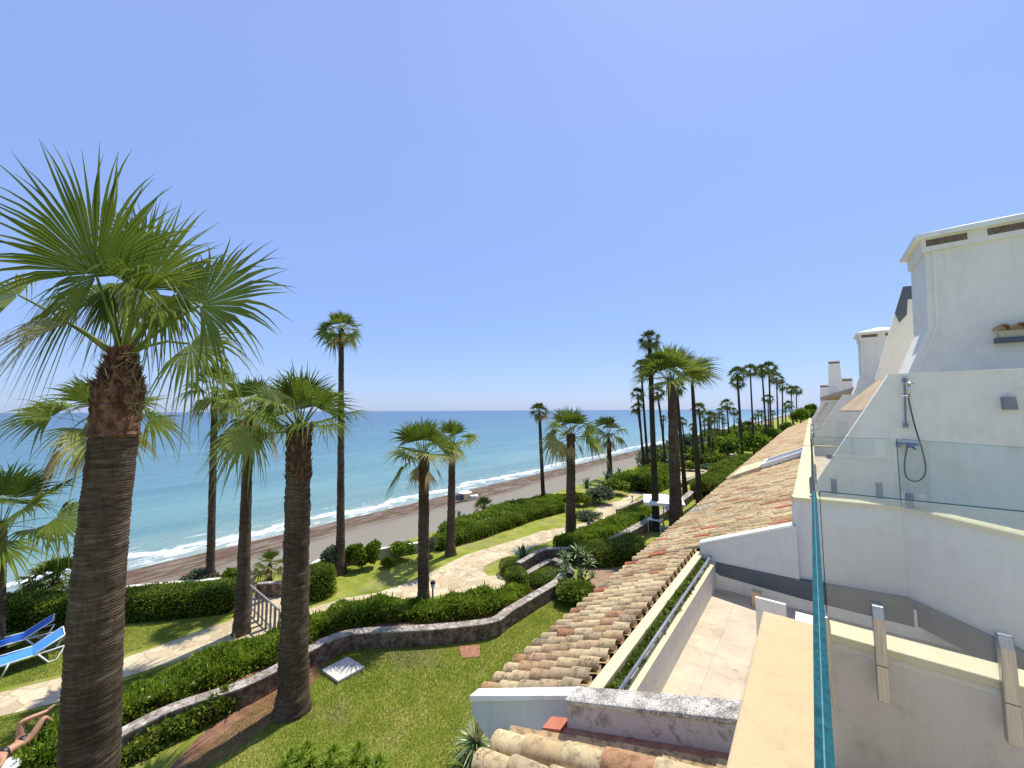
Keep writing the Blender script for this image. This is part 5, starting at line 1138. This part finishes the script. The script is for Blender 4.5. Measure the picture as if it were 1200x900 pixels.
# grass blades of the near lawn
POLY = np.array([(gp(u, v).x, gp(u, v).y) for u, v in ((195, 915), (260, 862), (300, 826), (345, 800), (404, 762), (454, 757), (516, 753), (579, 746), (610, 728), (656, 700), (690, 705), (700, 740), (640, 800), (600, 870), (560, 960), (200, 960))])
def inside(px, py, poly):
    c = np.zeros(len(px), bool); j = len(poly) - 1
    for i in range(len(poly)):
        xi, yi = poly[i]; xj, yj = poly[j]
        c ^= ((yi > py) != (yj > py)) & (px < (xj - xi) * (py - yi) / (yj - yi + 1e-12) + xi); j = i
    return c
def blades(name, poly, n, L, seed):
    r2 = np.random.default_rng(seed); mn = poly.min(0); mx = poly.max(0); P = r2.uniform(mn, mx, (n, 2)); P = P[inside(P[:, 0], P[:, 1], poly)]
    P3 = np.column_stack([P, np.full(len(P), .0)]); d = norm(np.column_stack([r2.normal(size=(len(P), 2)) * .55, np.ones(len(P))])); s = norm(np.cross(d, r2.normal(size=(len(P), 3)))); l = (L * r2.uniform(.5, 1.4, len(P)))[:, None]
    V = np.stack([P3 - s * .005, P3 + s * .005, P3 + d * l], 1)
    o = np_quads(name, V, M['grassb'], np.clip(.45 + .3 * vnoise(P3, 1.6, 3) + .22 * r2.normal(size=len(P)) , 0, 1.25), nper=3); tag(o, kind='stuff', label='short bright green grass of the near lawn', cat='grass')
blades('lawn_grass', POLY, 260000, .045, 5)
POLY2 = np.array([(gp(u, v).x, gp(u, v).y) for u, v in ((-20, 845), (66, 828), (147, 798), (237, 768), (300, 754), (250, 790), (150, 832), (60, 878), (-20, 900))])
blades('lawn_grass', POLY2, 60000, .04, 6)
POLY3 = np.array([(gp(u, v).x, gp(u, v).y) for u, v in ((-20, 812), (66, 792), (147, 767), (266, 726), (276, 722), (150, 735), (-20, 748))])
blades('lawn_grass', POLY3, 60000, .045, 7)

# ------------------------------------------------------------------ garden furniture and small things
def slab3(label, px, z, th, mat, name, cat):
    m = MB(); P = [gp(u, v, z) for u, v in px]; m.hexa([(p.x, p.y, z - th) for p in P], [tuple(p) for p in P]); o = m.build(name, mat, bevel=.008); tag(o, label, cat); return o
slab3('pale square concrete slab lying tilted on the lawn beside the thick palm', [(377, 784.5), (396, 798), (427, 781), (407.5, 769)], .09, .08, M['slab'], 'concrete_slab', 'slab')
slab3('small worn patch of red brick paving in the lawn by the wall', [(538, 757), (541, 771), (563, 769), (562, 755)], .02, .03, M['brick'], 'brick_patch', 'paving')
def lamp(label, u, v, hpx):
    b = gp(u, v); f = depth(b); h = hpx / F0 * f; t_ = thing('path_lamp', label, 'path lamp', tuple(b), group='bollard lamps along the path')
    m = MB(); m.tube([b, b + Vector((0, 0, h * .72))], .03, 10); m.tube([b, b + Vector((0, 0, .03))], [.07, .06], 12); m.build('post', M['black'], t_, smooth=True)
    m = MB(); m.tube([b + Vector((0, 0, h * .72)), b + Vector((0, 0, h * .76)), b + Vector((0, 0, h * .90))], [.05, .075, .075], 12); m.build('lens', M['plasticwhite'], t_, smooth=True)
    m = MB(); m.tube([b + Vector((0, 0, h * .88)), b + Vector((0, 0, h * .95)), b + Vector((0, 0, h))], [.10, .09, .03], 12); m.build('hood', M['black'], t_, smooth=True)
lamp('dark bollard lamp beside the path next to the medium palm', 507, 710, 29)
lamp('dark bollard lamp standing on the grass right of the palm on the strip', 690, 629, 17)
lamp('small far bollard lamp on the path near the white parasol', 741, 588, 7)
# timber fence
P0 = gp(289, 741); P1 = gp(320, 752)
a = gp(289.5, 716); b = gp(326, 752)
tf = thing('timber_fence', 'weathered grey timber fence beside the landing by the leaning palm', 'fence', tuple(a))
L = (b - a).length; d = (b - a).normalized()
for k in range(9):
    c = a + d * (L * k / 8); n_ = Vector((-d.y, d.x, 0)) * .02
    m = MB(); wv = d * (.085 if k % 2 else .065); hh = .92
    m.prism([c - wv, c + wv, c + wv + Vector((0, 0, hh)), c - wv + Vector((0, 0, hh))], n_); m.build('board', M['greywood'], tf)
m = MB(); o_ = Vector((-d.y, d.x, 0)) * .03
m.tube([a + Vector((0, 0, .96)), b + Vector((0, 0, .96))], .035, 6); m.tube([a + o_ + Vector((0, 0, .2)), b + o_ + Vector((0, 0, .2))], .03, 6); m.build('rail', M['greywood'], tf)

def lounger(label, head, foot, cover='sling', z=.34, back=.34, group='blue sun loungers on the grass', wd=.62, flat=False):
    """head, foot: ground points below the two ends of the centre line."""
    h_ = Vector(head); f_ = Vector(foot); h_.z = f_.z = 0; d = (h_ - f_).normalized(); s = Vector((-d.y, d.x, 0)) * wd / 2; L = (h_ - f_).length
    root = thing('sun_lounger', label, 'sun lounger', tuple(f_), group=group)
    z = Vector((0, 0, z)); hinge = f_ + d * L * .62 + z; top = f_ + d * (L * .97) + z + Vector((0, 0, 0 if flat else back)); ft = f_ + z
    n_ = 6
    m = MB(); r1 = [ft + (hinge - ft) * (i / n_) + Vector((0, 0, -.03 * math.sin(math.pi * i / n_))) for i in range(n_ + 1)]
    for A, B in zip(r1[:-1], r1[1:]): m.hexa([A - s - Vector((0, 0, .012)), B - s - Vector((0, 0, .012)), B + s - Vector((0, 0, .012)), A + s - Vector((0, 0, .012))], [A - s, B - s, B + s, A + s])
    m.build('seat', M[cover], root)
    m = MB(); m.hexa([hinge - s - Vector((0, 0, .012)), top - s - Vector((0, 0, .012)), top + s - Vector((0, 0, .012)), hinge + s - Vector((0, 0, .012))], [hinge - s, top - s, top + s, hinge + s]); m.build('backrest', M[cover], root)
    m = MB()
    for sg in (-1, 1):
        q = s * sg * 1.03; m.tube([ft + q, hinge + q, f_ + d * L + z * 1.0 + q], .02, 8); m.tube([hinge + q, top + q + d * .03], .018, 8)
    m.tube([top - s + d * .03, top + s + d * .03], .02, 8); m.tube([ft - s, ft + s], .02, 8); m.build('frame', M['plasticwhite'], root, smooth=True)
    for x0, x1, xb in ((.10, .36, .24), (.68, 1.0, .86)):
        for sg in (-1, 1):
            q = s * sg * 1.06; m = MB(); A = f_ + d * L * x0 + z + q; B = f_ + d * L * x1 + z + q; C1 = f_ + d * (L * (xb - .05)) + q + Vector((0, 0, .02)); C2 = f_ + d * (L * (xb + .05)) + q + Vector((0, 0, .02))
            m.tube([A, C1, C2, B], .021, 8); m.build('leg', M['plasticwhite'], root, smooth=True)
    return root
lounger('light blue sun lounger nearest the path at the left edge, white legs showing', gp(74, 765), gp(-32, 800), 'slinglight', back=.31, wd=.70)
lounger('deep blue sun lounger behind the light blue one, against the dark hedge', gp(62, 749), gp(-40, 778), 'sling')
lounger('flat blue sun lounger half hidden behind the leafy bed at lower left', gp(228, 806), gp(143, 834), 'slinglight', z=.3, flat=True)

# sunbather on a towelled lounger
fz = 7.9
HD = (gp(-28, 904, .34)); FT = gp(66, 843, .34); ax = (FT - HD).normalized(); sdv = Vector((-ax.y, ax.x, 0)); zz = Vector((0, 0, 1))
pel = gp(27, 869, .46)
wlg = lounger('sun lounger under the sunbather, covered by a white towel', pel - ax * 1.0, pel + ax * .98, 'slinglight', z=.30, flat=True)
m = MB(); r2 = random.Random(3); G = 14; vs = []
t0 = pel - ax * .9; tl = 1.85
for i in range(G + 1):
    for j in range(7):
        q = t0 + ax * (tl * i / G) + sdv * ((j / 6 - .5) * .78); vs.append((q.x, q.y, .345 + r2.uniform(-.006, .012) + (.0 if 0 < j < 6 else -.07) ))
m.add(vs, [(i*7+j, i*7+j+1, (i+1)*7+j+1, (i+1)*7+j) for i in range(G) for j in range(6)])
o = m.build('towel', M['towel'], smooth=True); tag(o, 'white towel spread under the sunbather', 'towel'); sm = o.modifiers.new('thick', 'SOLIDIFY'); sm.thickness = .012

def skinfig(name, verts, edges, radii, mat, parent=None, sub=2, root=0):
    me = bpy.data.meshes.new(name); me.from_pydata([tuple(v) for v in verts], edges, []); o = bpy.data.objects.new(name, me); link(o)
    md = o.modifiers.new('skin', 'SKIN'); md.use_smooth_shade = True
    for i, r in enumerate(radii):
        sv = me.skin_vertices[0].data[i]; sv.radius = (r, r) if not isinstance(r, tuple) else r; sv.use_root = (i == root)
    s = o.modifiers.new('sub', 'SUBSURF'); s.levels = sub; s.render_levels = sub
    me.materials.append(mat)
    if parent is not None: o.parent = parent; 
    return o
pelv = pel; Bz = .46
def bp(al, sd_, up_): q = pelv + ax * al + sdv * sd_; return Vector((q.x, q.y, Bz + up_))
# sdv points away from the viewer
if sdv.dot(pelv - CAM) < 0: sdv = -sdv
V = [bp(0, 0, 0), bp(-.13, 0, .0), bp(-.27, 0, .015), bp(-.38, 0, .02), bp(-.45, 0, .03), bp(-.50, 0, .05), bp(-.57, 0, .07), bp(-.64, 0, .08),      # 0-7 spine, neck, head
     bp(.04, -.09, 0), bp(.24, -.11, .30), bp(.44, -.10, .0), bp(.52, -.10, -.06), bp(.60, -.10, -.05),                                           # 8-12 near leg: hip, knee, ankle, foot
     bp(.03, .09, 0), bp(.02, .12, .36), bp(.16, .0, .37), bp(.33, -.05, .35), bp(.37, -.08, .39), bp(.42, -.11, .42),                             # 13-18 far leg crossed over
     bp(-.39, -.15, .01), bp(-.55, -.31, .0), bp(-.64, -.13, .01), bp(-.39, .15, .01), bp(-.55, .31, .0), bp(-.64, .13, .01)]
E = [(0, 1), (1, 2), (2, 3), (3, 4), (4, 5), (5, 6), (6, 7), (0, 8), (8, 9), (9, 10), (10, 11), (11, 12), (0, 13), (13, 14), (14, 15), (15, 16), (16, 17), (17, 18), (3, 19), (19, 20), (20, 21), (3, 22), (22, 23), (23, 24)]
Rr = [.10, .085, .095, .09, .05, .055, .078, .07, .078, .052, .038, .033, .022, .078, .052, .046, .034, .03, .02, .05, .038, .03, .05, .038, .03]
body = skinfig('person', V, E, Rr, M['skin']); tag(body, 'sunbather in a black bikini lying on a white towel with one leg crossed over', 'person')
m = MB(); m.tube([bp(-.045, 0, 0), bp(.0, 0, .0), bp(.045, 0, 0)], [.105, .115, .10], 20, caps=False); m.build('bikini_bottom', M['black'], body, smooth=True, local=True)
m = MB(); m.tube([bp(-.32, 0, .017), bp(-.285, 0, .017), bp(-.26, 0, .015)], [.10, .108, .104], 20, caps=False); m.build('bikini_top', M['black'], body, smooth=True, local=True)
m = MB(); m.tube([bp(-.60, 0, .055), bp(-.65, 0, .06), bp(-.71, 0, .045)], [.083, .087, .055], 14); m.build('hair', M['hair'], body, smooth=True, local=True)
m = MB(); m.tube([bp(-.56, 0, .135), bp(-.58, 0, .155), bp(-.60, 0, .14)], [.012, .016, .01], 8); m.build('nose', M['skin'], body, smooth=True, local=True)

# parasol and table beyond the dark wall
pc = gp(777, 585, 1.75)
ps = thing('parasol', 'square white parasol over the seating behind the dark stone wall', 'parasol', (pc.x, pc.y, 0))
m = MB(); ang = rad(20); cs = []
for k in range(4): an = ang + math.pi / 4 + k * math.pi / 2; cs.append(Vector((pc.x + 1.6 * math.cos(an), pc.y + 1.6 * math.sin(an), 1.75)))
apex = Vector((pc.x, pc.y, 2.05)); vs = [apex] + cs + [c - Vector((0, 0, .16)) for c in cs]
m.add(vs, [(0, 1, 2), (0, 2, 3), (0, 3, 4), (0, 4, 1), (1, 5, 6, 2), (2, 6, 7, 3), (3, 7, 8, 4), (4, 8, 5, 1)]); m.build('canopy', M['canopy'], ps)
m = MB(); m.tube([(pc.x, pc.y, 0), (pc.x, pc.y, 2.03)], .03, 8); m.build('pole', M['greymetal'], ps)
m = MB(); m.tube([(pc.x, pc.y, 0), (pc.x, pc.y, .1)], [.3, .28], 16); m.build('base', M['slab'], ps)
tb = thing('garden_table', 'small white table under the white parasol', 'table', (pc.x - .3, pc.y - .9, 0))
m = MB(); m.box((pc.x - .6, pc.y - 1.2, .70), (pc.x + .2, pc.y - .6, .74)); m.build('tabletop', M['plasticwhite'], tb)
for x in (-.55, .15):
    for y in (-1.15, -.65): m = MB(); m.box((pc.x + x - .02, pc.y + y - .02, 0), (pc.x + x + .02, pc.y + y + .02, .698)); m.build('leg', M['plasticwhite'], tb)
# things on the beach
bz0 = -2.2
b = gp(545, 585, bz0)
bs = thing('beach_parasol', 'small white sunshade standing on the sand near the surf', 'parasol', tuple(b))
m = MB(); a = [Vector((b.x + .75 * math.cos(k * math.pi / 4), b.y + .75 * math.sin(k * math.pi / 4), bz0 + .72)) for k in range(8)]; m.add([Vector((b.x, b.y, bz0 + 1.02))] + a, [(0, 1 + k, 1 + (k + 1) % 8) for k in range(8)]); m.build('canopy', M['canopy'], bs)
m = MB(); m.tube([b - Vector((0, 0, .2)), b + Vector((0, 0, 1.0))], .03, 8); m.build('pole', M['greymetal'], bs)
m = MB(); c = b + Vector((-.3, -.5, 0)); m.box((c.x - .35, c.y - .3, bz0 - .05), (c.x + .35, c.y + .3, bz0 + .5)); o = m.build('cool_box', M['darkbluegrey'], bevel=.04); tag(o, 'dark blue box in the shade of the white beach sunshade', 'box')
c = gp(554, 584.5, bz0); m = MB(); vs = []; nb = 9
for i in range(nb):
    s = i / (nb - 1); wv = .3 * math.sin(math.pi * min(1, .12 + .88 * (1 - s) ** .6)) + .02; xx = (s - .5) * 1.1
    for q in ((-1, .34), (-.7, .06), (0, .0), (.7, .06), (1, .34), (.75, .3), (0, .16), (-.75, .3)): vs.append((c.x + xx * RT.x + q[0] * wv * FW.x, c.y + xx * RT.y + q[0] * wv * FW.y, bz0 + q[1] + .1 * s * s))
m.add(vs, [(i*8+k, i*8+(k+1) % 8, (i+1)*8+(k+1) % 8, (i+1)*8+k) for i in range(nb-1) for k in range(8)] + [tuple(range(8)), tuple(range((nb-1)*8, nb*8))]); o = m.build('dinghy', M['plasticwhite'], smooth=True); tag(o, 'small white boat lying on the sand beside the sunshade', 'boat')
